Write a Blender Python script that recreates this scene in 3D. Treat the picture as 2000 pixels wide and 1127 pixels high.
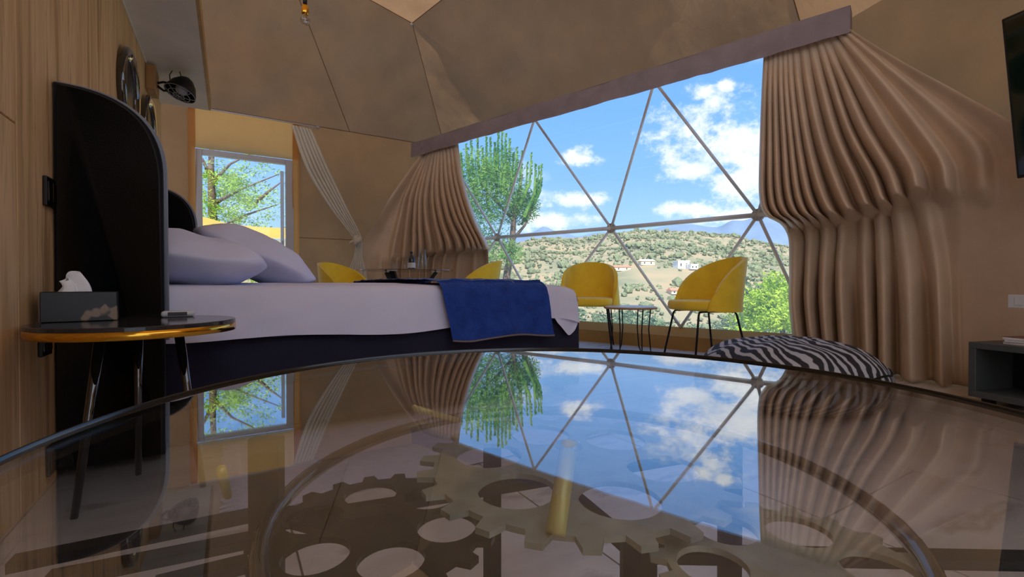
import bpy, bmesh, math, random
from mathutils import Vector, Matrix, noise
random.seed(7)
C = bpy.context.scene.collection
for o in list(bpy.data.objects): bpy.data.objects.remove(o)
PI = math.pi
def L(r, g, b):                                        # sRGB 0-255 -> linear
    f = lambda c: (c/255/12.92 if c/255 <= .04045 else ((c/255+.055)/1.055)**2.4)
    return (f(r), f(g), f(b))
# ------------------------------------------------------------------ camera
PITCH = math.atan(9.5/900); CAMZ = .62
cam_d = bpy.data.cameras.new('camera'); cam = bpy.data.objects.new('camera', cam_d); C.objects.link(cam)
cam_d.sensor_width = 36; cam_d.lens = 36*900/2000; cam_d.clip_start = .01; cam_d.clip_end = 20000
cam.location = (0, 0, CAMZ); cam.rotation_euler = (PI/2-PITCH, 0, 0)
bpy.context.scene.camera = cam
CAM = Vector((0, 0, CAMZ))
def ray(u, v):
    x = (u-1000)/900; y = (563.5-v)/900
    return Vector((x, math.cos(PITCH)+y*math.sin(PITCH), -math.sin(PITCH)+y*math.cos(PITCH)))
def atY(u, v, Y): r = ray(u, v); return CAM+r*(Y/r.y)
def atP(u, v, n, D): r = ray(u, v); return CAM+r*(D/(n[0]*r.x+n[1]*r.y))
def atZ(u, v, z): r = ray(u, v); return CAM+r*((z-CAMZ)/r.z)
# ------------------------------------------------------------------ light and view
vs = bpy.context.scene.view_settings
vs.view_transform = 'Standard'; vs.look = 'None'; vs.gamma = 1; vs.use_curve_mapping = False; vs.exposure = 0.85
SUN_E = 5.6; SKY_S = 1.0
sd = bpy.data.lights.new('sun', 'SUN'); sd.energy = SUN_E; sd.angle = .009; sd.color = (1, .97, .93)
so = bpy.data.objects.new('sun', sd); C.objects.link(so); so.location = (2, -6, 12)
SUN_DIR = Vector((.06, -.64, .76)).normalized()
so.rotation_euler = SUN_DIR.to_track_quat('Z', 'Y').to_euler()
world = bpy.data.worlds.new('sky'); bpy.context.scene.world = world; world.use_nodes = True
def build_world():
    nt = world.node_tree; N = nt.nodes; K = nt.links; N.clear()
    out = N.new('ShaderNodeOutputWorld'); bg = N.new('ShaderNodeBackground'); K.new(bg.outputs[0], out.inputs[0])
    bg.inputs[1].default_value = SKY_S
    tc = N.new('ShaderNodeTexCoord'); sep = N.new('ShaderNodeSeparateXYZ'); K.new(tc.outputs['Generated'], sep.inputs[0])
    rmp = N.new('ShaderNodeValToRGB'); K.new(sep.outputs[2], rmp.inputs[0]); cr = rmp.color_ramp
    cr.elements[0].position = 0.0; cr.elements[0].color = (.42, .56, .74, 1)
    cr.elements[1].position = 1.0; cr.elements[1].color = (.06, .20, .60, 1)
    for p, c in ((.10, (.29, .47, .74)), (.22, (.17, .36, .72)), (.42, (.10, .28, .68))):
        e = cr.elements.new(p); e.color = (*c, 1)
    def noise_n(scale, det, rough, sc=(1, 1, 1)):
        mp = N.new('ShaderNodeMapping'); K.new(tc.outputs['Generated'], mp.inputs[0]); mp.inputs['Scale'].default_value = sc
        n = N.new('ShaderNodeTexNoise'); K.new(mp.outputs[0], n.inputs['Vector'])
        n.inputs['Scale'].default_value = scale; n.inputs['Detail'].default_value = det; n.inputs['Roughness'].default_value = rough
        return n.outputs[0]
    edge = noise_n(17, 9, .68, (1, 1, 1.4))
    def m(op, a, b=None, c=None, clamp=False):
        x = N.new('ShaderNodeMath'); x.operation = op; x.use_clamp = clamp
        for i, q in enumerate((a, b, c)):
            if q is None: continue
            if isinstance(q, (int, float)): x.inputs[i].default_value = q
            else: K.new(q, x.inputs[i])
        return x.outputs[0]
    def vm(op, a, b=None):
        x = N.new('ShaderNodeVectorMath'); x.operation = op
        for i, q in enumerate((a, b)):
            if q is None: continue
            if isinstance(q, (tuple, Vector)): x.inputs[i].default_value = q
            else: K.new(q, x.inputs[i])
        return x
    clouds = ((1440, 275, 95, 55), (1480, 345, 85, 60), (1345, 250, 62, 34), (1285, 268, 42, 17), (1375, 178, 30, 16), (1392, 200, 18, 26), (1412, 165, 17, 12),
              (1352, 335, 46, 20), (1358, 411, 52, 15), (1138, 309, 34, 14), (1120, 392, 66, 15), (1075, 432, 62, 16), (1480, 420, 90, 20),
              (1600, 260, 150, 70), (700, 250, 120, 40))
    dens = None
    for (u, v, ru, rv) in clouds:
        d = ray(u, v).normalized(); l = ray(u, v).length
        dv = vm('SUBTRACT', tc.outputs['Generated'], d)
        cu = math.cos(math.atan((u-1000)/900))
        sc = vm('MULTIPLY', dv.outputs[0], (900*l/ru*1.0, 900*l/ru*.9, 900*l/rv))
        ln = vm('LENGTH', sc.outputs[0]).outputs[1]
        t = m('MULTIPLY_ADD', edge, 5.0, -2.5)                   # ragged edge
        q = m('ADD', ln, t)
        mr = N.new('ShaderNodeMapRange'); mr.interpolation_type = 'SMOOTHSTEP'; K.new(q, mr.inputs[0])
        mr.inputs[1].default_value = 1.45; mr.inputs[2].default_value = .1; mr.inputs[3].default_value = 0; mr.inputs[4].default_value = 1
        dens = mr.outputs[0] if dens is None else m('MAXIMUM', dens, mr.outputs[0])
    gen = noise_n(3.2, 6, .6, (1, 1, 2.2))
    g2 = N.new('ShaderNodeMapRange'); g2.interpolation_type = 'SMOOTHSTEP'; K.new(gen, g2.inputs[0])
    g2.inputs[1].default_value = .58; g2.inputs[2].default_value = .75; g2.inputs[4].default_value = .75
    dens = m('MAXIMUM', dens, g2.outputs[0]); dens = m('MULTIPLY', dens, .92)
    sh = noise_n(14, 5, .6)
    shr = N.new('ShaderNodeValToRGB'); K.new(sh, shr.inputs[0])
    shr.color_ramp.elements[0].position = .35; shr.color_ramp.elements[0].color = (.60, .65, .74, 1)
    shr.color_ramp.elements[1].position = .6; shr.color_ramp.elements[1].color = (.80, .79, .77, 1)
    mix = N.new('ShaderNodeMix'); mix.data_type = 'RGBA'; K.new(dens, mix.inputs[0]); K.new(rmp.outputs[0], mix.inputs[6]); K.new(shr.outputs[0], mix.inputs[7])
    K.new(mix.outputs[2], bg.inputs[0])
build_world()
# ------------------------------------------------------------------ frames of the room
TH = math.atan2(.523, .8523)                              # the bed axis against the view
E1 = Vector((math.cos(TH), math.sin(TH), 0)); E2 = Vector((-math.sin(TH), math.cos(TH), 0))
def ab(a, b, z=0): return E1*a+E2*b+Vector((0, 0, z))
O = Vector((-1.31, 1.4, 0))                               # dome centre
ANG = [121.54, 49.73, 13.7, -22.3, -58.3, -94.3, -130.3, -166.3, -202.3]
NRM = [Vector((math.cos(math.radians(t)), math.sin(math.radians(t)), 0)) for t in ANG]
NW = NRM[1]; DW = Vector((NW.y, -NW.x, 0)); NR = NRM[2]
RB, R3 = 4.25, 4.05; Z3 = 2.5
def corner(i, rho):                                       # corner between wall i and i+1
    n, k = NRM[i], NRM[(i+1) % 9]; d1 = n.dot(O)+rho; d2 = k.dot(O)+rho
    det = n.x*k.y-n.y*k.x
    return Vector(((d1*k.y-n.y*d2)/det, (n.x*d2-d1*k.x)/det, 0))
def wp(s, D, z): return NW*D+DW*s+Vector((0, 0, z))       # point on the window wall
DB, D3 = NW.dot(O)+RB, NW.dot(O)+R3
# ------------------------------------------------------------------ materials
def newmat(name):
    m = bpy.data.materials.new(name); m.use_nodes = True; nt = m.node_tree; nt.nodes.clear()
    out = nt.nodes.new('ShaderNodeOutputMaterial'); return m, nt, nt.nodes, nt.links, out
def tex(nt, kind='NOISE', scale=5, det=4, rough=.55, sc=(1, 1, 1), rot=(0, 0, 0), coord='Object'):
    N, K = nt.nodes, nt.links
    tc = N.new('ShaderNodeTexCoord'); mp = N.new('ShaderNodeMapping'); K.new(tc.outputs[coord], mp.inputs[0])
    mp.inputs['Scale'].default_value = sc; mp.inputs['Rotation'].default_value = rot
    n = N.new('ShaderNodeTexNoise'); K.new(mp.outputs[0], n.inputs['Vector'])
    n.inputs['Scale'].default_value = scale; n.inputs['Detail'].default_value = det; n.inputs['Roughness'].default_value = rough
    return n.outputs[0], mp
def ramp(nt, fac, stops):
    r = nt.nodes.new('ShaderNodeValToRGB'); nt.links.new(fac, r.inputs[0]); cr = r.color_ramp
    cr.elements[0].position, cr.elements[0].color = stops[0][0], (*stops[0][1], 1)
    cr.elements[1].position, cr.elements[1].color = stops[-1][0], (*stops[-1][1], 1)
    for p, c in stops[1:-1]: e = cr.elements.new(p); e.color = (*c, 1)
    return r.outputs[0]
def bump(nt, h, strength=.3, dist=.01):
    b = nt.nodes.new('ShaderNodeBump'); b.inputs['Strength'].default_value = strength; b.inputs['Distance'].default_value = dist
    nt.links.new(h, b.inputs['Height']); return b.outputs[0]
def pbr(name, col, rough=.6, metal=0, var=.12, scale=6, bumps=None, sheen=0, spec=.5, sc=(1, 1, 1), coat=0, stops=None, det=4):
    m, nt, N, K, out = newmat(name); p = N.new('ShaderNodeBsdfPrincipled'); K.new(p.outputs[0], out.inputs[0])
    f, _ = tex(nt, scale=scale, sc=sc, det=det)
    if stops is None:
        lo = tuple(max(0, c*(1-var)) for c in col); hi = tuple(min(1, c*(1+var)) for c in col); stops = ((.3, lo), (.7, hi))
    K.new(ramp(nt, f, stops), p.inputs['Base Color'])
    p.inputs['Roughness'].default_value = rough; p.inputs['Metallic'].default_value = metal
    p.inputs['Specular IOR Level'].default_value = spec
    if sheen: p.inputs['Sheen Weight'].default_value = sheen; p.inputs['Sheen Roughness'].default_value = .4
    if coat: p.inputs['Coat Weight'].default_value = coat
    if bumps:
        h, _ = tex(nt, scale=bumps[0], det=3); K.new(bump(nt, h, bumps[1], bumps[2] if len(bumps) > 2 else .005), p.inputs['Normal'])
    return m
def cloth(name, col, trans=.4, tcol=None, var=.12, scale=3, weave=260, sc=(1, 1, 1), bs=.15, wrinkle=0):
    m, nt, N, K, out = newmat(name)
    d = N.new('ShaderNodeBsdfDiffuse'); t = N.new('ShaderNodeBsdfTranslucent'); mx = N.new('ShaderNodeMixShader')
    f, _ = tex(nt, scale=scale, sc=sc); lo = tuple(c*(1-var) for c in col); hi = tuple(min(1, c*(1+var)) for c in col)
    K.new(ramp(nt, f, ((.3, lo), (.7, hi))), d.inputs[0])
    tcol = tcol or col; f2, _ = tex(nt, scale=scale*.6)
    K.new(ramp(nt, f2, ((.3, tuple(c*(1-var) for c in tcol)), (.7, tuple(min(1, c*(1+var)) for c in tcol)))), t.inputs[0])
    h, _ = tex(nt, scale=weave, det=2); b = bump(nt, h, bs, .002)
    if wrinkle:
        h2, _ = tex(nt, scale=2.4, det=5, rough=.5, sc=(1, 1, .45)); bn = b.node; K.new(bump(nt, h2, wrinkle, .12), bn.inputs['Normal']); K.new(b, t.inputs['Normal'])
    K.new(b, d.inputs['Normal'])
    mx.inputs[0].default_value = trans; K.new(d.outputs[0], mx.inputs[1]); K.new(t.outputs[0], mx.inputs[2]); K.new(mx.outputs[0], out.inputs[0])
    return m
def clear(name, r0, tint=(1, 1, 1), haze=0, rough=0, power=5):
    m, nt, N, K, out = newmat(name)
    g = N.new('ShaderNodeNewGeometry'); dt = N.new('ShaderNodeVectorMath'); dt.operation = 'DOT_PRODUCT'
    K.new(g.outputs['Normal'], dt.inputs[0]); K.new(g.outputs['Incoming'], dt.inputs[1])
    def mm(op, a, b):
        x = N.new('ShaderNodeMath'); x.operation = op
        for i, q in enumerate((a, b)):
            if q is None: continue
            if isinstance(q, (int, float)): x.inputs[i].default_value = q
            else: K.new(q, x.inputs[i])
        return x.outputs[0]
    c = mm('ABSOLUTE', dt.outputs['Value'], None); k = mm('SUBTRACT', 1, c); k = mm('POWER', k, power)
    fac = mm('ADD', mm('MULTIPLY', k, 1-r0), r0)
    tr = N.new('ShaderNodeBsdfTransparent'); tr.inputs[0].default_value = (*tint, 1)
    gl = N.new('ShaderNodeBsdfGlossy'); gl.inputs['Roughness'].default_value = rough
    mx = N.new('ShaderNodeMixShader'); K.new(fac, mx.inputs[0]); K.new(gl.outputs[0], mx.inputs[2])
    if haze:
        tl = N.new('ShaderNodeBsdfTranslucent'); tl.inputs[0].default_value = (.9, .95, .95, 1)
        m2 = N.new('ShaderNodeMixShader'); m2.inputs[0].default_value = haze; K.new(tr.outputs[0], m2.inputs[1]); K.new(tl.outputs[0], m2.inputs[2]); K.new(m2.outputs[0], mx.inputs[1])
    else: K.new(tr.outputs[0], mx.inputs[1])
    K.new(mx.outputs[0], out.inputs[0]); return m
def wood(name, stops, sc=(9, 9, .55), rough=.55):
    m, nt, N, K, out = newmat(name); p = N.new('ShaderNodeBsdfPrincipled'); K.new(p.outputs[0], out.inputs[0])
    f, mp = tex(nt, scale=1.3, det=8, rough=.65, sc=sc); K.new(ramp(nt, f, stops), p.inputs['Base Color'])
    p.inputs['Roughness'].default_value = rough; K.new(bump(nt, f, .15, .004), p.inputs['Normal']); return m
M = {}
M['lining'] = cloth('dome_lining', L(170, 130, 92), trans=.36, tcol=L(164, 126, 88), var=.17, scale=2.2, wrinkle=.25)
M['lining_low'] = cloth('wall_lining', L(170, 130, 92), trans=.36, tcol=L(164, 126, 88), var=.17, scale=2.2, wrinkle=.25)
M['fill_membrane'] = cloth('white_fill_membrane', L(220, 226, 238), trans=.52, tcol=L(222, 228, 240), var=.03)  # for unseen rear cloth, chosen white to fill the room with neutral light
M['sash'] = cloth('white_sash', L(238, 240, 244), trans=.5, tcol=L(240, 244, 250), var=.02)
M['lintel'] = cloth('lintel_cloth', L(205, 160, 105), trans=.55, tcol=L(230, 170, 100), var=.08)
M['curtain'] = pbr('curtain_satin', L(202, 178, 150), .45, var=.08, scale=5, sheen=.1, spec=.5, bumps=(240, .12, .002))
M['curtain_grey'] = cloth('curtain_grey', L(218, 211, 195), trans=.2, var=.08)
M['valance'] = cloth('valance_cloth', L(150, 136, 138), trans=.1, var=.12, scale=8)
M['sheet'] = cloth('bed_linen', L(222, 224, 246), trans=.05, var=.04, scale=4)
M['wood'] = wood('laminate_wood', ((.25, L(134, 104, 68)), (.42, L(196, 156, 108)), (.55, L(222, 184, 136)), (.62, L(176, 138, 94)), (.8, L(150, 116, 78))))
M['wood_block'] = wood('block_wood', ((.3, L(150, 110, 60)), (.7, L(190, 145, 90))))
M['plaster'] = pbr('soffit_board', L(228, 222, 212), .9, var=.07, scale=4)
M['highlight_grey'] = pbr('highlight_grey', L(120, 128, 140), .45, var=.08, sheen=.3)  # colour of the window-lit sheen on the headboard wing edges
M['black_velvet'] = pbr('black_velvet', L(13, 13, 17), .9, var=.15, sheen=.06, spec=.2, bumps=(200, .2, .002))
M['bed_navy'] = pbr('bed_base_cloth', L(36, 36, 52), .85, var=.12, sheen=.2, spec=.2)
M['throw'] = pbr('blue_throw', L(32, 64, 142), .8, var=.25, scale=14, sheen=.25, spec=.2, bumps=(22, .7, .02))
M['throw_hem'] = pbr('throw_lining', L(120, 108, 105), .9)
M['yellow'] = pbr('yellow_velvet', L(250, 212, 60), .75, var=.08, sheen=.5, spec=.2, scale=9)
M['black_metal'] = pbr('black_metal', L(18, 18, 22), .45, metal=.3, var=.1)
M['steel'] = pbr('grey_steel', L(168, 170, 170), .4, metal=.35, var=.06)
M['steel_dark'] = pbr('grey_tube', L(232, 235, 238), .45, metal=0.0, var=.06)
M['white_frame'] = pbr('white_frame', L(190, 190, 192), .5, var=.04)
M['gold'] = pbr('polished_gold', L(225, 170, 60), .12, metal=1, var=.05)
M['brass'] = pbr('satin_brass', L(244, 232, 150), .4, metal=.3, var=.08)
M['gear_dark'] = pbr('dark_bronze', L(48, 45, 32), .38, metal=.85, var=.3, scale=30)
M['gear_light'] = pbr('pale_bronze', L(178, 178, 162), .42, metal=.45, var=.2, scale=30)
M['marble_black'] = pbr('black_marble', L(46, 46, 50), .12, var=.4, scale=7)
M['tile'] = pbr('floor_tile', L(206, 200, 196), .28, stops=((.35, L(190, 182, 178)), (.55, L(214, 209, 206)), (.62, L(176, 166, 160)), (.68, L(214, 209, 206))), scale=2.2, sc=(1, 2.6, 1), det=8)
M['grout'] = pbr('floor_grout', L(120, 112, 106), .9)
M['sill'] = cloth('sill_cloth', L(196, 152, 96), trans=.1, var=.06)
M['table_glass'] = clear('table_glass', .045, tint=(.96, .975, .97), power=2.8)
M['pvc'] = clear('clear_film', .03, tint=(.97, .985, .985), haze=.09)
M['glass'] = clear('pane_glass', .04, tint=(.97, .98, .98))
M['glass_thin'] = clear('drinking_glass', .06, tint=(.93, .95, .95))
M['glass_rim'] = pbr('glass_edge', L(8, 14, 16), .15, var=.2, spec=.6)
M['bottle'] = pbr('dark_bottle', L(16, 16, 14), .08, var=.1, spec=.8)
M['label'] = pbr('paper_label', L(225, 222, 216), .8, var=.04)
M['marble_pale'] = pbr('pale_marble', L(206, 200, 190), .35, stops=((.4, L(212, 206, 198)), (.55, L(196, 188, 178)), (.6, L(214, 208, 200))), scale=5, det=8)
M['tissue'] = pbr('tissue_paper', L(240, 240, 240), .9, var=.03)
M['plastic_white'] = pbr('white_plastic', L(205, 208, 212), .35, var=.04)
M['plastic_black'] = pbr('black_plastic', L(16, 16, 18), .3, var=.1)
M['gloss_black'] = pbr('gloss_black', L(10, 11, 12), .04, var=.1, spec=1.0, coat=1)
M['disc_face'] = pbr('disc_face', L(12, 13, 14), .3, var=.1, spec=.3)
M['console'] = pbr('console_grey', L(70, 76, 76), .5, var=.08, scale=20)
M['console_dark'] = pbr('console_inside', L(10, 10, 13), .7, var=.1)
M['paper'] = pbr('magazine_paper', L(222, 222, 224), .6, var=.06)
M['paper_red'] = pbr('magazine_cover', L(110, 60, 50), .4, var=.2)
M['screen'] = pbr('tv_screen', L(14, 30, 24), .05, var=.1, spec=1.0)
M['bulb'] = clear('bulb_glass', .12, tint=(.85, .85, .85))
M['rug'] = pbr('lilac_rug', L(204, 204, 228), .95, var=.07, scale=40, bumps=(300, .4, .004))
M['sail'] = cloth('shade_sail', L(245, 200, 110), trans=.6, tcol=L(255, 190, 90), var=.04)
M['bark'] = pbr('bark', L(96, 78, 62), .95, var=.3, scale=10, bumps=(30, .5, .02))
M['wall_white'] = pbr('render_white', L(236, 232, 226), .9, var=.04)
M['wall_cream'] = pbr('render_cream', L(226, 206, 170), .9, var=.05)
M['roof_red'] = pbr('roof_tiles', L(190, 120, 92), .9, var=.15)
M['dark_pane'] = pbr('dark_pane', L(40, 46, 52), .2, var=.1)
def leafmat(name, c1, c2, trans=.45):
    m, nt, N, K, out = newmat(name); d = N.new('ShaderNodeBsdfDiffuse'); t = N.new('ShaderNodeBsdfTranslucent'); mx = N.new('ShaderNodeMixShader')
    f, _ = tex(nt, scale=2.5, det=3); col = ramp(nt, f, ((.35, c1), (.65, c2)))
    K.new(col, d.inputs[0]); K.new(col, t.inputs[0]); mx.inputs[0].default_value = trans
    K.new(d.outputs[0], mx.inputs[1]); K.new(t.outputs[0], mx.inputs[2]); K.new(mx.outputs[0], out.inputs[0]); return m
M['leaf_pine'] = leafmat('pine_needles', L(70, 128, 62), L(140, 178, 88))
M['leaf_lime'] = leafmat('lime_leaves', L(128, 168, 44), L(196, 214, 92))
M['leaf_bright'] = leafmat('bright_leaves', L(136, 176, 60), L(184, 208, 96))
M['leaf_olive'] = leafmat('olive_leaves', L(86, 108, 78), L(134, 148, 112))
M['scrub'] = leafmat('scrub_leaves', L(108, 118, 86), L(142, 146, 110), .2)
M['hill'] = pbr('dry_hillside', L(190, 165, 125), 1, stops=((.30, L(104, 106, 78)), (.45, L(134, 126, 94)), (.6, L(154, 134, 100)), (.72, L(112, 112, 82))), scale=.045, det=9)
M['ground'] = pbr('dry_grass', L(170, 165, 100), 1, stops=((.3, L(104, 116, 64)), (.5, L(150, 146, 92)), (.7, L(166, 152, 108))), scale=.5, det=8)
M['mountain'] = pbr('hazed_mountain', L(100, 118, 138), 1, var=.12, scale=.004, det=6)  # blue of the distance haze is put into the base colour
def stripes():
    m, nt, N, K, out = newmat('zebra_print'); p = N.new('ShaderNodeBsdfPrincipled'); K.new(p.outputs[0], out.inputs[0])
    tc = N.new('ShaderNodeTexCoord'); w = N.new('ShaderNodeTexWave'); K.new(tc.outputs['Object'], w.inputs['Vector'])
    w.wave_type = 'RINGS'; w.rings_direction = 'SPHERICAL'; mp = N.new('ShaderNodeMapping'); K.new(tc.outputs['Object'], mp.inputs[0]); mp.inputs['Location'].default_value = (-.28, .10, .1)
    K.new(mp.outputs[0], w.inputs['Vector'])
    w.inputs['Scale'].default_value = 11.5; w.inputs['Distortion'].default_value = 3.5; w.inputs['Detail'].default_value = 1.5; w.inputs['Detail Scale'].default_value = 1.1
    K.new(ramp(nt, w.outputs[0], ((.50, L(34, 35, 42)), (.72, L(176, 180, 188)))), p.inputs['Base Color']); p.inputs['Roughness'].default_value = .8; return m
M['zebra'] = stripes()
def floral():
    m, nt, N, K, out = newmat('dark_print_card'); p = N.new('ShaderNodeBsdfPrincipled'); K.new(p.outputs[0], out.inputs[0])
    f, _ = tex(nt, scale=16, det=2, rough=.4); K.new(ramp(nt, f, ((.60, L(14, 14, 16)), (.63, L(140, 118, 96)))), p.inputs['Base Color']); p.inputs['Roughness'].default_value = .35; return m
M['floral'] = floral()
# ------------------------------------------------------------------ mesh helpers
def obj(name, v, f, mat, parent=None, smooth=False, kind=None):
    me = bpy.data.meshes.new(name); me.from_pydata([tuple(x) for x in v], [], f); me.update()
    if smooth:
        for p in me.polygons: p.use_smooth = True
    if mat is not None: me.materials.append(M[mat] if isinstance(mat, str) else mat)
    o = bpy.data.objects.new(name, me); C.objects.link(o)
    if parent is not None: o.parent = parent
    if kind: o['kind'] = kind
    return o
def tag(o, label, cat, group=None):
    o['label'] = label; o['category'] = cat
    if group: o['group'] = group
    return o
def thing(name, label, cat, loc=(0, 0, 0), rz=0, group=None):
    o = bpy.data.objects.new(name, None); C.objects.link(o); o.location = loc; o.rotation_euler = (0, 0, rz); o.empty_display_size = .1
    return tag(o, label, cat, group)
def copy_tree(o, parent=None):
    c = o.copy(); C.objects.link(c); c.parent = parent
    for ch in list(o.children): copy_tree(ch, c)
    return c
class MB:
    def __init__(s): s.v = []; s.f = []
    def add(s, vf, mat=None):
        v, f = vf; n = len(s.v); s.v += [Vector(x) if mat is None else mat @ Vector(x) for x in v]; s.f += [tuple(i+n for i in q) for q in f]; return s
    def build(s, name, mat, parent=None, smooth=False, kind=None): return obj(name, s.v, s.f, mat, parent, smooth, kind)
def box(x0, x1, y0, y1, z0, z1):
    v = [(x, y, z) for z in (z0, z1) for y in (y0, y1) for x in (x0, x1)]
    return v, [(0, 2, 3, 1), (4, 5, 7, 6), (0, 1, 5, 4), (2, 6, 7, 3), (0, 4, 6, 2), (1, 3, 7, 5)]
def rbox(x0, x1, y0, y1, z0, z1, r=.01, seg=3):
    bm = bmesh.new(); v, f = box(x0, x1, y0, y1, z0, z1); vs_ = [bm.verts.new(p) for p in v]
    for q in f: bm.faces.new([vs_[i] for i in q])
    bmesh.ops.bevel(bm, geom=list(bm.edges), offset=r, segments=seg, profile=.5, affect='EDGES')
    bm.verts.index_update(); out = [p.co.copy() for p in bm.verts], [tuple(x.index for x in fc.verts) for fc in bm.faces]; bm.free(); return out
def tube(pts, r, seg=8, closed=False, cap=True):
    pts = [Vector(p) for p in pts]; n = len(pts); rs = r if isinstance(r, (list, tuple)) else [r]*n
    v, f = [], []; prev = None
    for i, p in enumerate(pts):
        if closed: t = (pts[(i+1) % n]-pts[i-1]).normalized()
        else: t = (pts[min(i+1, n-1)]-pts[max(i-1, 0)]).normalized()
        if prev is None: a = t.orthogonal().normalized()
        else:
            a = prev-t*prev.dot(t); a = a.normalized() if a.length > 1e-6 else t.orthogonal().normalized()
        prev = a; b = t.cross(a)
        for k in range(seg): w = 2*PI*k/seg; v.append(p+(a*math.cos(w)+b*math.sin(w))*rs[i])
    m = n if closed else n-1
    for i in range(m):
        for k in range(seg): j = (i+1) % n; f.append((i*seg+k, i*seg+(k+1) % seg, j*seg+(k+1) % seg, j*seg+k))
    if cap and not closed: f.append(tuple(range(seg-1, -1, -1))); f.append(tuple(range((n-1)*seg, n*seg)))
    return v, f
def lathe(prof, seg=32, a0=0, a1=2*PI):
    full = abs(a1-a0-2*PI) < 1e-6; n = seg if full else seg+1; v, f = [], []
    for k in range(n):
        w = a0+(a1-a0)*k/seg
        for r, z in prof: v.append((r*math.cos(w), r*math.sin(w), z))
    P = len(prof)
    for k in range(seg):
        j = (k+1) % n
        for i in range(P-1): f.append((k*P+i, j*P+i, j*P+i+1, k*P+i+1))
    return v, f
def grid(fn, nu, nv, wrap=False):
    v, f = [], []; cu = nu if wrap else nu+1
    for i in range(cu):
        for j in range(nv+1): v.append(fn(i/nu, j/nv))
    for i in range(nu):
        k = (i+1) % cu
        for j in range(nv): f.append((i*(nv+1)+j, k*(nv+1)+j, k*(nv+1)+j+1, i*(nv+1)+j+1))
    return v, f
def cyl(p, q, r, seg=10): return tube([p, q], r, seg)
def spline(pts, t):                                       # Catmull-Rom through pts, t in 0..1
    n = len(pts)-1; x = min(max(t, 0), 1)*n; i = min(int(x), n-1); u = x-i
    p = [pts[max(i-1, 0)], pts[i], pts[i+1], pts[min(i+2, n)]]
    return [.5*((2*p[1][k])+(-p[0][k]+p[2][k])*u+(2*p[0][k]-5*p[1][k]+4*p[2][k]-p[3][k])*u*u+(-p[0][k]+3*p[1][k]-3*p[2][k]+p[3][k])*u**3) for k in range(len(pts[0]))]
def nz(p, s=1, o=0): return noise.noise(Vector((p[0]*s+o, p[1]*s+o*1.7, p[2]*s-o)))
def tri_sheet(A, B, Cc, n=16, amp=.03, s=1.3, o=0):       # a facet of slack cloth, taut along its edges
    A, B, Cc = Vector(A), Vector(B), Vector(Cc); nr = (B-A).cross(Cc-A).normalized(); idx = {}; v, f = [], []
    for i in range(n+1):
        for j in range(n+1-i):
            k = n-i-j; p = (A*i+B*j+Cc*k)/n; w = 27*i*j*k/n**3
            q = p+nr*(amp*min(1, w*1.6)*(nz(p, s, o)+.5*nz(p, s*2.3, o+5)+.25*nz(p, s*6, o+9)))
            idx[(i, j)] = len(v); v.append(q)
    for i in range(n):
        for j in range(n-i):
            f.append((idx[(i, j)], idx[(i+1, j)], idx[(i, j+1)]))
            if j < n-i-1: f.append((idx[(i+1, j)], idx[(i+1, j+1)], idx[(i, j+1)]))
    return v, f
def quad_sheet(A, B, Cc, D, nu=24, nv=16, amp=.02, s=1.2, o=0):
    A, B, Cc, D = map(Vector, (A, B, Cc, D)); nr = (B-A).cross(D-A).normalized()
    def fn(u, t):
        p = (A*(1-u)+B*u)*(1-t)+(D*(1-u)+Cc*u)*t; w = min(1, 8*u*(1-u))*min(1, 8*t*(1-t))
        return p+nr*(amp*w*(nz(p, s, o)+.5*nz(p, s*2.5, o+3)+.2*nz(p, s*7, o+8)))
    return grid(fn, nu, nv)
def struct(name):
    o = bpy.data.objects.new(name, None); C.objects.link(o); o['kind'] = 'structure'; o.empty_display_size = .1; return o
#==SPLIT==
# ------------------------------------------------------------------ floor
base = [corner(i, RB)+Vector((0, 0, -.05)) for i in range(9)]
fl = obj('floor', [Vector((p.x, p.y, -.012)) for p in base]+[Vector((p.x, p.y, -.08)) for p in base],
         [tuple(range(8, -1, -1)), tuple(range(9, 18))]+[(i, (i+1) % 9, 9+(i+1) % 9, 9+i) for i in range(9)], 'grout', kind='structure')
TW, TL = .6, 1.2
def clip(poly):
    for n in NRM:
        D = n.dot(O)+RB-.012; o_ = []
        for i in range(len(poly)):
            p, q = poly[i], poly[(i+1) % len(poly)]; a, b = n.dot(p)-D, n.dot(q)-D
            if a <= 0: o_.append(p)
            if a*b < 0: o_.append(p+(q-p)*(a/(a-b)))
        poly = o_
        if not poly: return []
    return poly
full_tile = None
for i in range(-1, 10):
    for j in range(-4, 7):
        a0 = -.47+i*TW; b0 = j*TL+(.6 if i % 2 else 0)
        cs = [ab(a0+.0025, b0+.0025), ab(a0+TW-.0025, b0+.0025), ab(a0+TW-.0025, b0+TL-.0025), ab(a0+.0025, b0+TL-.0025)]
        pl = clip(cs)
        if len(pl) < 3: continue
        if len(pl) == 4 and full_tile is not None and all((p-q).length < 1e-6 for p, q in zip(pl, cs)):
            t = bpy.data.objects.new('tile', full_tile); C.objects.link(t); t.parent = fl; t.location = ab(a0, b0); t.rotation_euler = (0, 0, TH); continue
        whole = len(pl) == 4 and all((p-q).length < 1e-6 for p, q in zip(pl, cs))
        if whole:
            v, f = box(.0025, TW-.0025, .0025, TL-.0025, -.012, 0); t = obj('tile', v, f, 'tile', fl); t.location = ab(a0, b0); t.rotation_euler = (0, 0, TH); full_tile = t.data
        else:
            k = len(pl); v = [Vector((p.x, p.y, 0)) for p in pl]+[Vector((p.x, p.y, -.012)) for p in pl]
            obj('tile', v, [tuple(range(k))]+[(x, x+k, (x+1) % k+k, (x+1) % k) for x in range(k)], 'tile', fl)
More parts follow.
